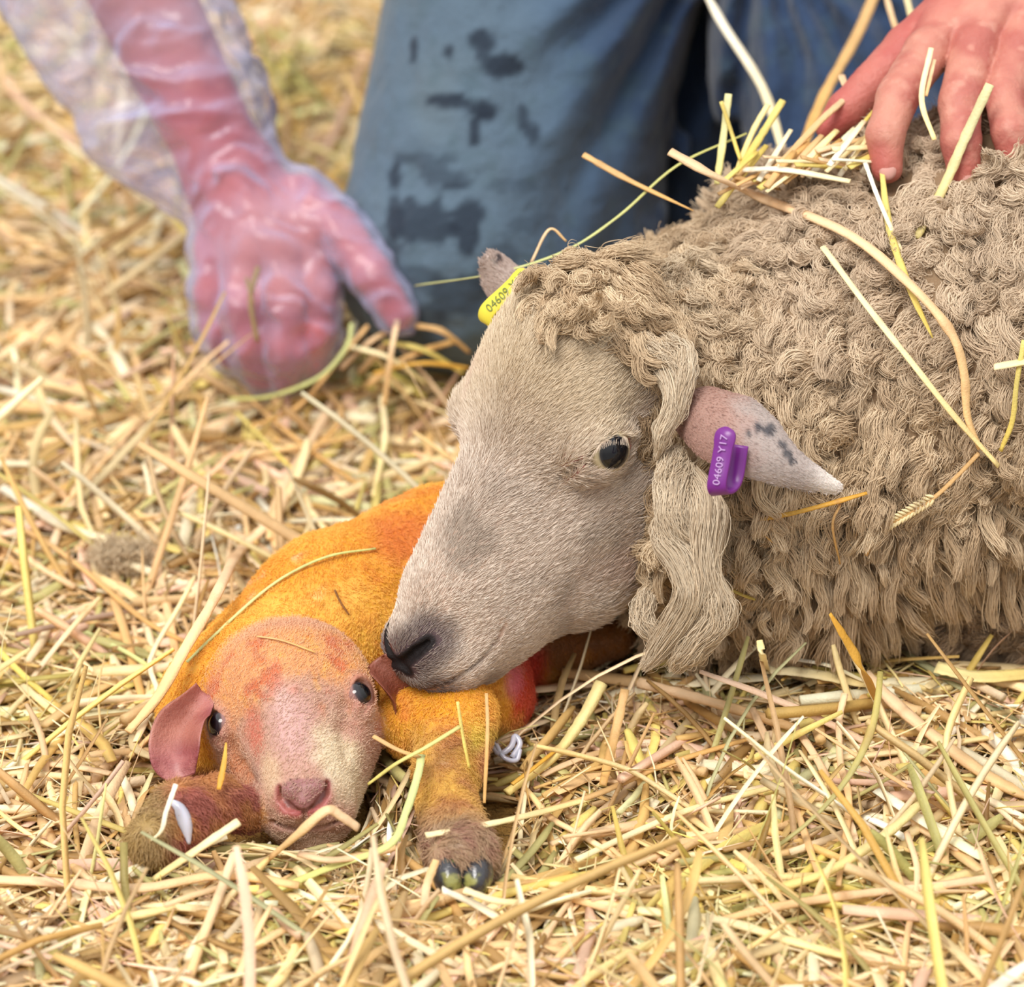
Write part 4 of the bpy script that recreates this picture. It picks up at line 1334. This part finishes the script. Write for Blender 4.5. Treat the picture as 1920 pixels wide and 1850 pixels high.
parts = [bulk(int(17500 * q), 210, 8, 21, -46, -6, 5, 4, .10, sr, .7),
         bulk(int(17500 * q), 190, 6, 17, -10, 24, 6, 6, .14, sr, .2),
         bulk(int(17500 * q), 120, 2.0, 5.5, 0, 38, 5, 4, .24, sr, .1),
         bulk(int(6600 * q), 240, 10, 27, 14, 42, 7, 6, .12, sr)]
V, F, Cc = join(parts)
print('straw verts', len(V), 'faces', len(F))
mesh_obj('straw_litter', V * S, F, M_straw, space='w', C=Cc, smooth=False,
         props={'kind': 'stuff', 'label': 'deep bed of golden barley straw covering the ground', 'category': 'straw'})
del V, F, Cc, parts

def Wd_(q):                       # modelling space -> world units
    return np.asarray(q) @ RC + OFF
PEACH, PALE, YEL, GRN, TAN, WHT, GOLD = (srgb(*c) for c in ((236, 200, 158), (244, 226, 178), (222, 202, 116), (200, 204, 138), (214, 172, 116), (250, 240, 216), (214, 164, 70)))

def stalk(pts, width, colour, label, group=None, flat=.5, name='straw_stalk', cat='straw', nodes=(), nrm=None, taper=(1, 1, 1, .8), r=sr, K=None):
    """one loose stalk: a flattened hollow stem with a darker swollen joint, as its own object"""
    P = np.asarray(pts, float)
    K = K or max(10, int(6 * len(P)))
    C = resample(Wd_(P), K)
    L = np.linalg.norm(np.diff(C, axis=0), axis=1).sum()
    t = np.linspace(0, 1, K)
    w = width * .5 * np.interp(t, [0, .33, .8, 1], taper) * (1 + .05 * r.normal(size=K))
    for nd in nodes:
        w = w * (1 + .22 * np.exp(-((t - nd) * L / 9) ** 2))
    N = np.array([0, -.35, 1.0]) if nrm is None else nrm
    M = 8
    T = unit(np.gradient(C, axis=0)); B = unit(np.cross(T, np.asarray(N, float)) + 1e-6); N2 = np.cross(B, T)
    a = (np.arange(M) + .5) / M * 2 * math.pi
    V = C[:, None] + B[:, None] * (w[:, None] * np.cos(a)[None])[..., None] + N2[:, None] * (w[:, None] * flat * np.sin(a)[None])[..., None]
    F = [(i * M + j, i * M + (j + 1) % M, (i + 1) * M + (j + 1) % M, (i + 1) * M + j) for i in range(K - 1) for j in range(M)]
    o = (K - 1) * M
    F += [(0, 7, 6, 1), (1, 6, 5, 2), (2, 5, 4, 3), (o, o + 1, o + 6, o + 7), (o + 1, o + 2, o + 5, o + 6), (o + 2, o + 3, o + 4, o + 5)]
    c = np.tile(colour, (K, 1)) * (1 + .06 * np.sin(t * 9 + r.random() * 6))[:, None]
    c = mix(c, c * np.array([1.0, .93, .72]), sstep(.3, .9, t))
    for nd in nodes:
        c = mix(c, srgb(176, 128, 80), .6 * np.exp(-((t - nd) * L / 6) ** 2))
    c = np.repeat(c[:, None], M, 1) * (1 + .09 * r.normal(size=(1, M, 1)))
    pr = {}
    if label:
        pr = {'label': label, 'category': cat}
        if group: pr['group'] = group
    return mesh_obj(name, V.reshape(-1, 3) * S, np.array(F), M_straw, space='w', C=np.clip(c, 0, 1).reshape(-1, 3), smooth=False, origin=C[len(C) // 2] * S, props=pr)

# ---- the 240 loose stalks that show largest on top of the litter
REG = [('straw stalk on the litter before the ewe\'s chest', 'loose stalks in front of the ewe', lambda x, y: (x > 1150) & (y > 1180)),
       ('straw stalk on the litter before the lamb', 'loose stalks in front of the lamb', lambda x, y: (x <= 1150) & (y > 1590)),
       ('straw stalk on the litter beside the lamb\'s folded foreleg', 'loose stalks beside the lamb', lambda x, y: (x < 560) & (y > 1020) & (y <= 1590)),
       ('straw stalk on the litter between glove and lamb', 'loose stalks between glove and lamb', lambda x, y: (x < 900) & (y > 640) & (y <= 1020)),
       ('blurred straw stalk on the litter behind the gloved arm', 'loose stalks behind the gloved arm', lambda x, y: (x < 720) & (y <= 640)),
       ('straw stalk on the litter between lamb and ewe', 'loose stalks between lamb and ewe', lambda x, y: (y > 1180) & (y <= 1590) & (x >= 900))]
lr = np.random.default_rng(5)
n = 330
X, Y, px, py = scatter(n * 4, lr)
n = n * 4 // 3
ang = lr.uniform(0, math.pi, n * 3); L = np.clip(250 * np.exp(.4 * lr.normal(size=n * 3)), 110, 520)
tilt = np.where(lr.random(n * 3) < .12, lr.uniform(.25, .7, n * 3), .07 * lr.normal(size=n * 3))
Z = gheight(X, Y) + lr.uniform(26, 50, n * 3) + np.abs(tilt) * L * .42
C = centre_lines(n * 3, X, Y, Z, ang, tilt, L, 8, lr, .12, .35)
ok = clear_of_bodies(C)
made = 0
for i in np.flatnonzero(ok):
    if made >= 156: break
    if not (-20 < px[i] < 1940 and -20 < py[i] < 1860): continue
    for lab, grp, fn in REG:
        if fn(px[i], py[i]):
            q_ = (C[i] - OFF) @ RC.T
            ci = lr.choice([0, 1, 2, 3, 4, 5, 6, 9, 11, 7], p=[.2, .17, .12, .12, .08, .07, .12, .06, .04, .02]); wi = lr.uniform(9, 21)
            size = 'slim' if wi < 13 else ('broad' if wi > 18.5 else 'medium')
            bend = np.linalg.norm(np.diff(C[i], axis=0), axis=1).sum() / np.linalg.norm(C[i][-1] - C[i][0])
            nm = f"{size} {NAMES[ci]} {'bent' if bend > 1.02 else 'straight'} "
            stalk(q_, wi, PAL[ci] * (1 + .05 * lr.normal()), nm + lab, grp, flat=lr.choice([.18, .5, .8]), nodes=(lr.random(),), K=12, r=lr,
                  nrm=unit([.5 * lr.normal(), .5 * lr.normal(), 1]))
            made += 1
            break
print('loose stalks', made)

# ---- stalks one can name
def gl(px, py, lift=34):
    """on the litter under photo point (px, py)"""
    Z = lift
    for _ in range(6):
        X, Y = ground_at(px, py, Z)
        Z = float(gheight(np.array([X]), np.array([Y]))[0]) + lift
    return toq(np.array([X, Y, Z]) * S)
def wl(px, py, lift=74):
    """on the fleece"""
    return hit(ewe_body, px, py) + np.array([0, 0, lift])
def lm(px, py, lift=14):
    return hit(lamb_all, px, py) + np.array([0, 0, lift])
G = lambda *pts: [gl(*p) for p in pts]
WL = lambda *pts: [wl(*p) for p in pts]
stalk([A(1256, 284, 320), A(1340, 330, 330)] + WL((1420, 376, 100), (1580, 442, 95), (1690, 530, 95), (1772, 622, 88), (1800, 700), (1806, 780), (1830, 842)), 22, PEACH, 'long bent peach straw stalk draped from the ewe\'s back down her side', nodes=(.28, .62, .8), taper=(.9, 1, .7, .5), K=40)
stalk(WL((1536, 468, 100), (1620, 580, 96), (1700, 680, 90), (1780, 780, 86), (1864, 874, 80)), 13, PALE, 'straight pale straw stalk slanting down the ewe\'s side, its tip near the seed head', nodes=(.3,))
stalk(WL((1642, 300, 110), (1662, 430, 70), (1700, 545), (1742, 636)), 16, YEL, 'yellow green straw blade hanging below the bare hand on the fleece', flat=.2, taper=(.5, 1, .8, .2))
stalk([A(1622, 305, 300), A(1650, 380, 385), A(1690, 470, 420)], 9, WHT, 'white split straw end beside the yellow green blade', flat=.3)
stalk([A(1856, 158, 330), A(1808, 262, 330), A(1770, 350, 340), A(1718, 446, 390)], 19, mix(PALE, GRN, np.array(.35)), 'pale green straw stalk lying across the bare middle finger', nodes=(.5,), flat=.5)
stalk([A(1746, 90, 240), A(1728, 185, 280), A(1752, 262, 320)], 11, PALE, 'short forked pale straw piece on the bare index finger knuckle', flat=.3)
stalk([A(1752, 112, 236), A(1736, 180, 272)], 8, PEACH, 'small peach straw splinter beside the forked piece on the hand')
stalk([A(1094, 290, 150), A(1180, 338, 180), A(1300, 395, 240)], 14, TAN, 'tan straw stalk poking out over the ewe\'s poll toward the jeans', nodes=(.2,), taper=(.9, 1, .6, .2))
stalk([A(988, 240, -860), A(905, 370, -900), A(842, 462, -930), A(756, 570, -960)], 21, TAN, 'blurred thick tan stalk standing up in front of the kneeling knee', nodes=(.45,), flat=.8)
stalk([A(786, 562, -900), A(735, 630, -930), A(672, 700, -960)], 20, PEACH, 'blurred peach stalk crossing beside the gloved thumb', nodes=(.6,))
stalk([A(780, 535, -240), A(930, 512, 180), A(1060, 470, 200), A(1160, 405, 200), A(1270, 310, 170), A(1400, 250, 120)], 6, GRN, 'very long thin green stem running from the yellow tag up past the jeans')
stalk([A(996, 492, 200), A(1030, 430, 200), A(1062, 452, 190)], 6, PEACH, 'thin curled pink tendril above the yellow ear tag', flat=.6)
stalk([A(1300, -60, -700), A(1352, 40, -640), A(1430, 165, -560), A(1470, 290, -400)], 20, WHT, 'blurred white stalk hanging before the dark gap of the jeans', taper=(.4, 1, 1, .8))
stalk([A(1660, -60, -620), A(1610, 60, -560), A(1545, 180, -430), A(1500, 290, -260)], 24, TAN, 'blurred broad tan stalk leaning in front of the right thigh')
stalk([A(1650, -50, -520), A(1672, 30, -450), A(1692, 90, -330)], 12, PEACH, 'blurred peach stalk behind the bare hand\'s knuckles')
stalk([A(1690, -50, -420), A(1706, 20, -340), A(1722, 60, -260)], 14, PALE, 'blurred pale stalk just behind the bare hand\'s wrist side')
stalk([A(1366, 176, 150), A(1356, 260, 160), A(1344, 345, 190)], 14, mix(PALE, GRN, np.array(.6)), 'upright pale green stalk standing on the ewe\'s shoulders', flat=.3)
stalk([A(1352, 190, 170), A(1372, 250, 160), A(1388, 300, 180)], 8, YEL, 'short yellow stalk crossing the upright pale green one', flat=.4)
stalk([A(1468, 188, 130), A(1430, 250, 150), A(1384, 322, 190)], 15, YEL, 'yellow stalk leaning right out of the straw on the shoulders', flat=.4)
stalk([A(1440, 196, 120), A(1410, 250, 140), A(1378, 330, 180)], 12, mix(PALE, YEL, np.array(.5)), 'pale yellow stalk beside the yellow leaning one')
stalk([A(1396, 318, 230), A(1470, 318, 290), A(1594, 340, 340)], 14, WHT, 'whitish stalk lying flat across the top of the shoulders', nodes=(.1,))
stalk([A(1578, 142, 60), A(1586, 180, 120), A(1540, 225, 170), A(1452, 318, 250)], 14, PEACH, 'bent peach stalk leading to the bare thumb')
fr = np.random.default_rng(9)
for i in range(40):
    bx = fr.uniform(1380, 1640); by = np.interp(bx, [1380, 1640], [335, 285]) + fr.uniform(-26, 14)
    L = fr.uniform(60, 150); an = math.radians(fr.uniform(12, 62) if i % 4 else fr.uniform(-20, 10)); w0 = fr.uniform(190, 270) + (bx - 1380) * .15
    wi = fr.uniform(7, 15)
    nm = ('pale', 'peach', 'yellow', 'tan', 'white')[i % 5]
    stalk([A(bx - .4 * L * math.cos(an), by + .4 * L * math.sin(an), w0 + 25), A(bx, by, w0), A(bx + .6 * L * math.cos(an), by - .6 * L * math.sin(an), w0 - 50)], wi,
          (PALE, PEACH, YEL, TAN, WHT)[i % 5], f"{'thin' if wi < 11 else 'thick'} {nm} stalk in the wisp on the ewe's shoulders " + ('by the thumb' if bx > 1510 else 'further forward'), 'wisp of straw on the shoulders', flat=.4, K=8)

stalk(WL((1414, 974), (1480, 962), (1550, 944), (1620, 924)), 10, GOLD, 'orange stalk stuck in the neck wool below the near ear tip', nodes=(.2, .75))
stalk(WL((1416, 972), (1428, 1000), (1452, 1022)), 4, TAN, 'hair thin tan stem hanging from the orange stalk\'s left end')
stalk(WL((1570, 945), (1556, 985), (1570, 1056)), 5, TAN, 'thin tan stem curving down from the orange stalk\'s middle')
sh = stalk(WL((1828, 850), (1790, 890), (1745, 932), (1690, 965), (1640, 995), (1618, 1040)), 9, TAN, 'barley seed head on a tan stem caught in the ewe\'s side wool', name='seed_head', K=30)
sa = WL((1745, 932), (1690, 965), (1640, 995))
sp_ = resample(np.array(sa), 16)
sd = []
for k in range(16):
    for s_ in (-1, 1):
        dirn = unit(np.array([-.75, -.3, .2]) + s_ * np.array([-.35, .55, .3]))
        v_, f_ = tube([sp_[k], sp_[k] + dirn * 9, sp_[k] + dirn * 19], [2.2, 3.4, .6], 6, 6)
        sd.append((v_, f_, np.tile(PALE, (len(v_), 1))))
v_, f_, c_ = join(sd)
mesh_obj('grains', v_, f_, M_straw, sh, c_, props={'kind': 'stuff', 'label': 'pale husky grains'})
stalk(WL((1912, 640), (1898, 720), (1890, 790), (1868, 846)), 10, YEL, 'yellow straw stalk at the picture\'s right edge on the ewe\'s flank')
stalk(WL((1856, 690), (1890, 684), (1935, 676)), 18, PALE, 'flat pale straw piece on the ewe\'s flank by the yellow stalk', flat=.2)
stalk(WL((1850, 1108), (1890, 1106), (1935, 1100)), 9, PALE, 'short pale stalk on the ewe\'s folded lower leg', nodes=(.3,))
stalk(WL((1360, 1100), (1385, 1112), (1412, 1122)), 7, YEL, 'tiny yellow straw chip in the wool below the cheek')
stalk([gl(1650, 1330, 60), A(1622, 1262, 560), A(1590, 1205, 600), A(1556, 1150, 620)], 24, GOLD, 'golden dry leaf blade standing up against the ewe\'s belly', flat=.15, taper=(.5, 1, .7, .3))
# in front of the ewe
stalk(G((1198, 1280, 90), (1300, 1306, 80), (1395, 1334, 70), (1496, 1366, 60)), 21, PEACH, 'thick peach straw tube with open end, lying in front of the ewe\'s chest', nodes=(.85,), flat=.8)
stalk(G((1490, 1360, 64), (1530, 1420, 60), (1570, 1490, 56), (1640, 1570, 48)), 15, PEACH, 'bent peach stalk continuing below the thick peach tube', nodes=(.5,))
stalk(G((1622, 1262, 100), (1680, 1320, 80), (1745, 1375, 66), (1860, 1460, 50), (1960, 1505, 46)), 25, PEACH, 'broadest peach stalk slanting down to the right picture edge', nodes=(.3,), flat=.5)
stalk(G((1410, 1328, 80), (1440, 1390, 70), (1476, 1462, 60), (1508, 1560, 56), (1538, 1650, 50)), 14, PEACH, 'long upright peach stalk dividing the straw in front of the ewe', nodes=(.5,))
stalk(G((1644, 1480, 60), (1740, 1545, 60), (1842, 1608, 60)), 22, WHT, 'ragged white split stalk right of the long upright peach stalk', flat=.15)
stalk(G((1752, 1474, 80), (1690, 1540, 80), (1612, 1598, 76), (1525, 1645, 70), (1355, 1690, 56)), 18, mix(PALE, YEL, np.array(.5)), 'long yellow stalk bending down to the left in the front straw', nodes=(.4,), flat=.7)
stalk(G((1858, 1646, 60), (1740, 1662, 60), (1610, 1676, 60), (1480, 1695, 60), (1358, 1722, 50)), 18, PEACH, 'nearly level pink peach stalk under the long yellow one', nodes=(.55,))
stalk(G((950, 1540, 60), (1110, 1492, 66), (1240, 1436, 66), (1412, 1382, 60)), 12, TAN, 'long tan stalk rising right from beside the hoof')
stalk(G((1080, 1612, 60), (1200, 1556, 66), (1310, 1512, 66), (1496, 1464, 60)), 13, PALE, 'long wheat coloured stalk with a husky end below the tan one')
stalk(G((1128, 1280, 130), (1090, 1350, 90), (1036, 1420, 60), (950, 1486, 40)), 24, mix(PALE, YEL, np.array(.55)), 'thick yellow stalk slanting beside the ewe\'s chin and lamb\'s foreleg', nodes=(.62,), flat=.7, taper=(1, .9, .7, .7))
stalk(G((1172, 1292, 130), (1152, 1380, 90), (1130, 1472, 60)), 18, TAN, 'flat tan split stalk standing right of the thick yellow one', flat=.15)
stalk(G((1176, 1368, 90), (1198, 1420, 76), (1228, 1474, 50)), 24, YEL, 'short yellow cone shaped husk in front of the ewe\'s chest', flat=.6, taper=(.6, 1, .6, .2))
stalk([gl(1437, 1256, 76), A(1430, 1230, 640), A(1424, 1200, 650)], 14, PALE, 'short upright end of the white ribbon straw near the belly', flat=.2)
stalk(G((1436, 1254, 76), (1520, 1262, 76), (1626, 1282, 70)), 24, PALE, 'wide pale ribbon of split straw below the golden leaf blade', flat=.12)
stalk(G((1460, 1232, 90), (1520, 1240, 90), (1562, 1250, 86), (1620, 1276, 74)), 9, WHT, 'thin white ribbon straw arching over the wide pale ribbon', flat=.2)
stalk(G((1584, 1300, 110), (1574, 1350, 90), (1576, 1430, 70), (1592, 1506, 60), (1572, 1660, 50)), 13, PEACH, 'wavy upright peach stalk right of the long dividing one', nodes=(.3, .7))
stalk(G((1304, 1716, 50), (1330, 1780, 50), (1362, 1880, 50)), 22, PALE, 'pale stalk running off the bottom edge below the level peach stalk', nodes=(.1,))
stalk(G((1198, 1706, 50), (1355, 1726, 54), (1470, 1760, 54), (1590, 1794, 50)), 17, PALE, 'pale stalk with knotted joint across the bottom right straw', nodes=(.42,))
stalk(G((1700, 1560, 60), (1720, 1640, 60), (1700, 1760, 50), (1690, 1860, 40)), 12, PEACH, 'upright peach stalk in the bottom right corner straw')
stalk(G((1755, 1250, 60), (1830, 1268, 60), (1935, 1262, 60)), 30, mix(YEL, PALE, np.array(.5)), 'bundle wide flat yellow blade by the ewe\'s folded leg', flat=.12)
# by the lamb
stalk([A(672, 1552, 800), A(640, 1530, 812), A(612, 1519, 818), A(560, 1562, 812), gl(508, 1606, 50)], 19, PEACH, 'bent straw stalk lying across the lamb\'s lips', nodes=(.42,), flat=.5, K=26)
stalk([gl(560, 1600, 60), gl(620, 1612, 66), gl(700, 1600, 60), gl(770, 1580, 50)], 14, PEACH, 'peach stalk lying under the lamb\'s chin')
stalk([A(448, 1540, 800), A(400, 1572, 810), A(345, 1610, 800), gl(288, 1648, 40)], 17, PALE, 'pale stalk lying across the lamb\'s folded foreleg', flat=.5)
stalk([A(330, 1470, 800), A(312, 1520, 812), A(296, 1565, 805), gl(230, 1602, 50)], 9, WHT, 'thin white stalk bent over the lamb\'s left knee')
stalk(G((568, 850, 40), (540, 900, 60), (514, 953, 60), (505, 1010, 60)), 19, PEACH, 'thick pink peach stalk behind the lamb\'s back, upper piece', nodes=(.8,))
stalk([gl(500, 985, 60), gl(446, 1037, 70), A(420, 1085, 330), A(392, 1140, 400), A(345, 1220, 470), A(296, 1306, 520), A(240, 1372, 560)], 21, PEACH, 'long bent peach stalk running down the lamb\'s left flank', nodes=(.2, .75), K=36)
stalk(G((284, 1027, 50), (302, 1090, 54), (318, 1160, 50), (334, 1250, 44)), 18, PEACH, 'upright peach stalk left of the lamb\'s shoulder', flat=.4)
stalk([lm(352, 1240, 22), lm(430, 1165), lm(500, 1104), lm(560, 1066), lm(625, 1040), lm(705, 1028)], 6, GRN, 'thin grey green stem lying along the lamb\'s back')
stalk([lm(628, 1105), lm(640, 1130), lm(655, 1152)], 4, srgb(130, 84, 40), 'tiny brown twig on the lamb\'s orange side')
stalk([lm(482, 1192, 12), lm(530, 1200, 12), lm(592, 1222, 12)], 4, TAN, 'hair thin tan stem on the crown of the lamb\'s head')
stalk([A(424, 1392, 690), A(420, 1430, 720), A(410, 1480, 740)], 12, GOLD, 'golden straw chip hanging below the lamb\'s left eye', flat=.25, taper=(.3, .7, 1, .6))
stalk([gl(798, 1566, 110), gl(900, 1548, 110), gl(1000, 1526, 80), gl(1110, 1496, 60)], 13, PALE, 'long pale stalk lying across the lamb\'s fetlock', K=20)
stalk([A(790, 1415, 640), A(784, 1450, 690), A(762, 1520, 730), A(728, 1585, 780), gl(612, 1628, 50), gl(450, 1698, 46)], 15, GRN, 'long green grass blade curving from foreleg to the front straw', flat=.2, K=34)
stalk([A(700, 1380, 620), A(745, 1405, 640), A(788, 1420, 650)], 9, TAN, 'tan stem from the lamb\'s cheek to its foreleg')
stalk([A(862, 1362, 640), A(800, 1400, 660), A(742, 1432, 660), A(690, 1470, 640)], 8, mix(YEL, GRN, np.array(.5)), 'green yellow stem crossing over the lamb\'s foreleg top')
stalk([A(858, 1315, 640), A(868, 1380, 640), A(880, 1440, 640)], 6, YEL, 'thin upright yellow stem in front of the lamb\'s elbow')
stalk([A(912, 1300, 560), A(914, 1370, 600), A(908, 1505, 700)], 7, TAN, 'thin upright tan stem right of the elbow by the haunch')
stalk([gl(960, 1470, 60), gl(1000, 1440, 70), gl(1050, 1400, 70)], 8, GOLD, 'orange stained thin stem by the lamb\'s haunch')
stalk(G((796, 1700, 60), (800, 1660, 80), (818, 1612, 110)), 16, PEACH, 'short upright peach stub left of the hoof', flat=.4)
stalk(G((830, 1668, 110), (900, 1700, 70), (980, 1752, 50)), 16, WHT, 'whitish stalk crossing just under the hoof', flat=.4)
stalk(G((870, 1668, 100), (940, 1690, 90), (1040, 1690, 50)), 14, PALE, 'pale stalk from under the hoof to the right')
stalk(G((4, 914, 50), (60, 950, 56), (130, 990, 56), (245, 1022, 50)), 20, WHT, 'broad white stalk at the left edge beyond the lamb', nodes=(.45,))
stalk(G((-20, 1648, 50), (120, 1655, 56), (260, 1665, 60), (420, 1640, 56), (560, 1660, 50)), 20, PEACH, 'broad level peach stalk across the bottom left straw', nodes=(.3,))
stalk(G((440, 1600, 90), (410, 1680, 70), (372, 1780, 56), (340, 1880, 40)), 18, PEACH, 'upright peach stalk below the lamb\'s folded foreleg')
stalk(G((20, 1790, 50), (150, 1740, 56), (330, 1700, 56)), 17, PALE, 'pale slanting stalk in the bottom left corner')
stalk(G((160, 1185, 60), (250, 1230, 60), (345, 1300, 40)), 10, GRN, 'pale green stem ending at the lamb\'s shoulder')
stalk(G((-10, 1240, 50), (60, 1300, 50), (120, 1350, 50)), 15, PALE, 'pale stalk at the left edge level with the lamb\'s ear')
stalk(G((715, 740, 80), (722, 820, 70), (700, 930, 60)), 12, PALE, 'upright pale stalk between glove and the ewe\'s brow', nodes=(.4,))
stalk(G((600, 720, 60), (640, 780, 70), (570, 860, 60)), 13, TAN, 'bent tan stalk below the gloved fist')

stalk(G((425, 640, 60), (340, 702, 60), (220, 836, 60), (104, 966, 50)), 9, PEACH, 'long thin peach stalk slanting down left from the gloved fist')
stalk(G((2, 974, 60), (70, 1006, 60), (150, 1062, 60), (270, 1162, 60), (350, 1204, 50)), 11, TAN, 'long bent tan stalk from the left edge toward the lamb\'s shoulder', nodes=(.7,))
stalk(G((436, 690, 70), (475, 752, 66), (560, 826, 60), (690, 922, 40)), 11, TAN, 'tan stalk from under the gloved fist to the lamb\'s back')
stalk(G((443, 772, 60), (500, 830, 60), (564, 898, 56)), 9, YEL, 'thin yellow stalk below the gloved fist')
stalk(G((622, 756, 60), (572, 850, 66), (530, 942, 60), (514, 990, 60), (524, 1056, 40)), 20, PEACH, 'thick jointed peach stalk standing between fist and lamb\'s back', nodes=(.3, .72))
stalk(G((212, 1120, 60), (236, 1192, 56), (266, 1306, 40)), 19, TAN, 'wide tan stalk left of the lamb\'s shoulder stalks', flat=.3)
stalk([A(484, 500, -700), A(470, 560, -690), A(482, 640, -690)], 12, srgb(150, 128, 96), 'grey brown stalk stuck upright on the front of the gloved fist', flat=.4)
stalk([A(462, 520, -690), A(474, 570, -680)], 8, srgb(150, 128, 96), 'short grey brown splinter beside the stalk on the gloved fist', flat=.4)
stalk([A(428, 640, -760), A(372, 690, -790), gl(272, 792, 60)], 10, PEACH, 'slim peach stalk leaning against the left of the gloved fist')
stalk([A(660, 606, -740), A(650, 650, -740), A(600, 706, -760), A(510, 742, -780), gl(430, 748, 80)], 11, GRN, 'greenish stalk bent round under the gloved fist')
stalk([A(690, 610, -790), A(640, 668, -780), A(560, 760, -790), gl(470, 800, 60)], 10, TAN, 'tan stalk running under the fist from the thumb side')
for k_, (a_, b_, w_) in enumerate((((640, 690), (760, 610), 13), ((690, 720), (850, 640), 16), ((720, 640), (870, 700), 13), ((660, 650), (800, 720), 12), ((780, 610), (880, 660), 15), ((700, 700), (880, 690), 11), ((745, 600), (720, 760), 12))):
    wm = -800 + 14 * k_
    stalk([A(*a_, wm - 20), A((a_[0] + b_[0]) / 2, (a_[1] + b_[1]) / 2 - 14, wm + 20), A(*b_, wm - 20)], w_, (PEACH, TAN, YEL, PALE, TAN, GOLD, PEACH)[k_],
          ('peach', 'broad tan', 'yellow', 'pale', 'short tan', 'golden', 'upright peach')[k_] + ' stalk in the heap between the thumb and the ewe\'s brow', 'heap of straw before the knee')
tuft = []
tr_ = np.random.default_rng(3)
c0_ = gl(232, 1040, 60)
for k in range(900):
    b_ = c0_ + tr_.normal(size=3) * np.array([26, 12, 14]); ph_ = tr_.random() * 6.28
    tt_ = np.linspace(0, 1, 8)[:, None]
    d_ = unit(tr_.normal(size=3)); u_ = unit(np.cross(d_, tr_.normal(size=3)))
    tuft.append(b_ + d_ * tt_ * 34 + u_ * np.sin(ph_ + tt_ * 9) * 8)
tuft = np.array(tuft)
wt = empty('wool_tuft', c0_, 'small matted beige tuft of wool lying on the straw left of the lamb', 'wool')
curves_obj('fibres', tuft, np.full(tuft.shape[:2], .7), np.tile(srgb(206, 186, 156), (len(tuft), 1)), M_wool, wt)

# ---- labels that still repeat are told apart by their place
by = {}
for o in col.objects:
    if o.parent is None and o.get('label'):
        by.setdefault(o['label'], []).append(o)
for lab, obs in by.items():
    if len(obs) > 1:
        obs.sort(key=lambda o: img(toq(np.array(o.location)))[0])
        words = {2: ('further left', 'further right'), 3: ('leftmost', 'middle one', 'rightmost'), 4: ('leftmost', 'second from left', 'third from left', 'rightmost'),
                 5: ('leftmost', 'second from left', 'middle one', 'second from right', 'rightmost'),
                 6: ('leftmost', 'second from left', 'third from left', 'third from right', 'second from right', 'rightmost'),
                 7: ('leftmost', 'second from left', 'third from left', 'middle one', 'third from right', 'second from right', 'rightmost')}.get(len(obs))
        if words:
            for o, w_ in zip(obs, words):
                o['label'] = lab + ', ' + w_

for o in col.objects:
    if o.parent is None and len(str(o.get('label', '')).split()) > 16:
        print('LONG', o.name, o['label'])
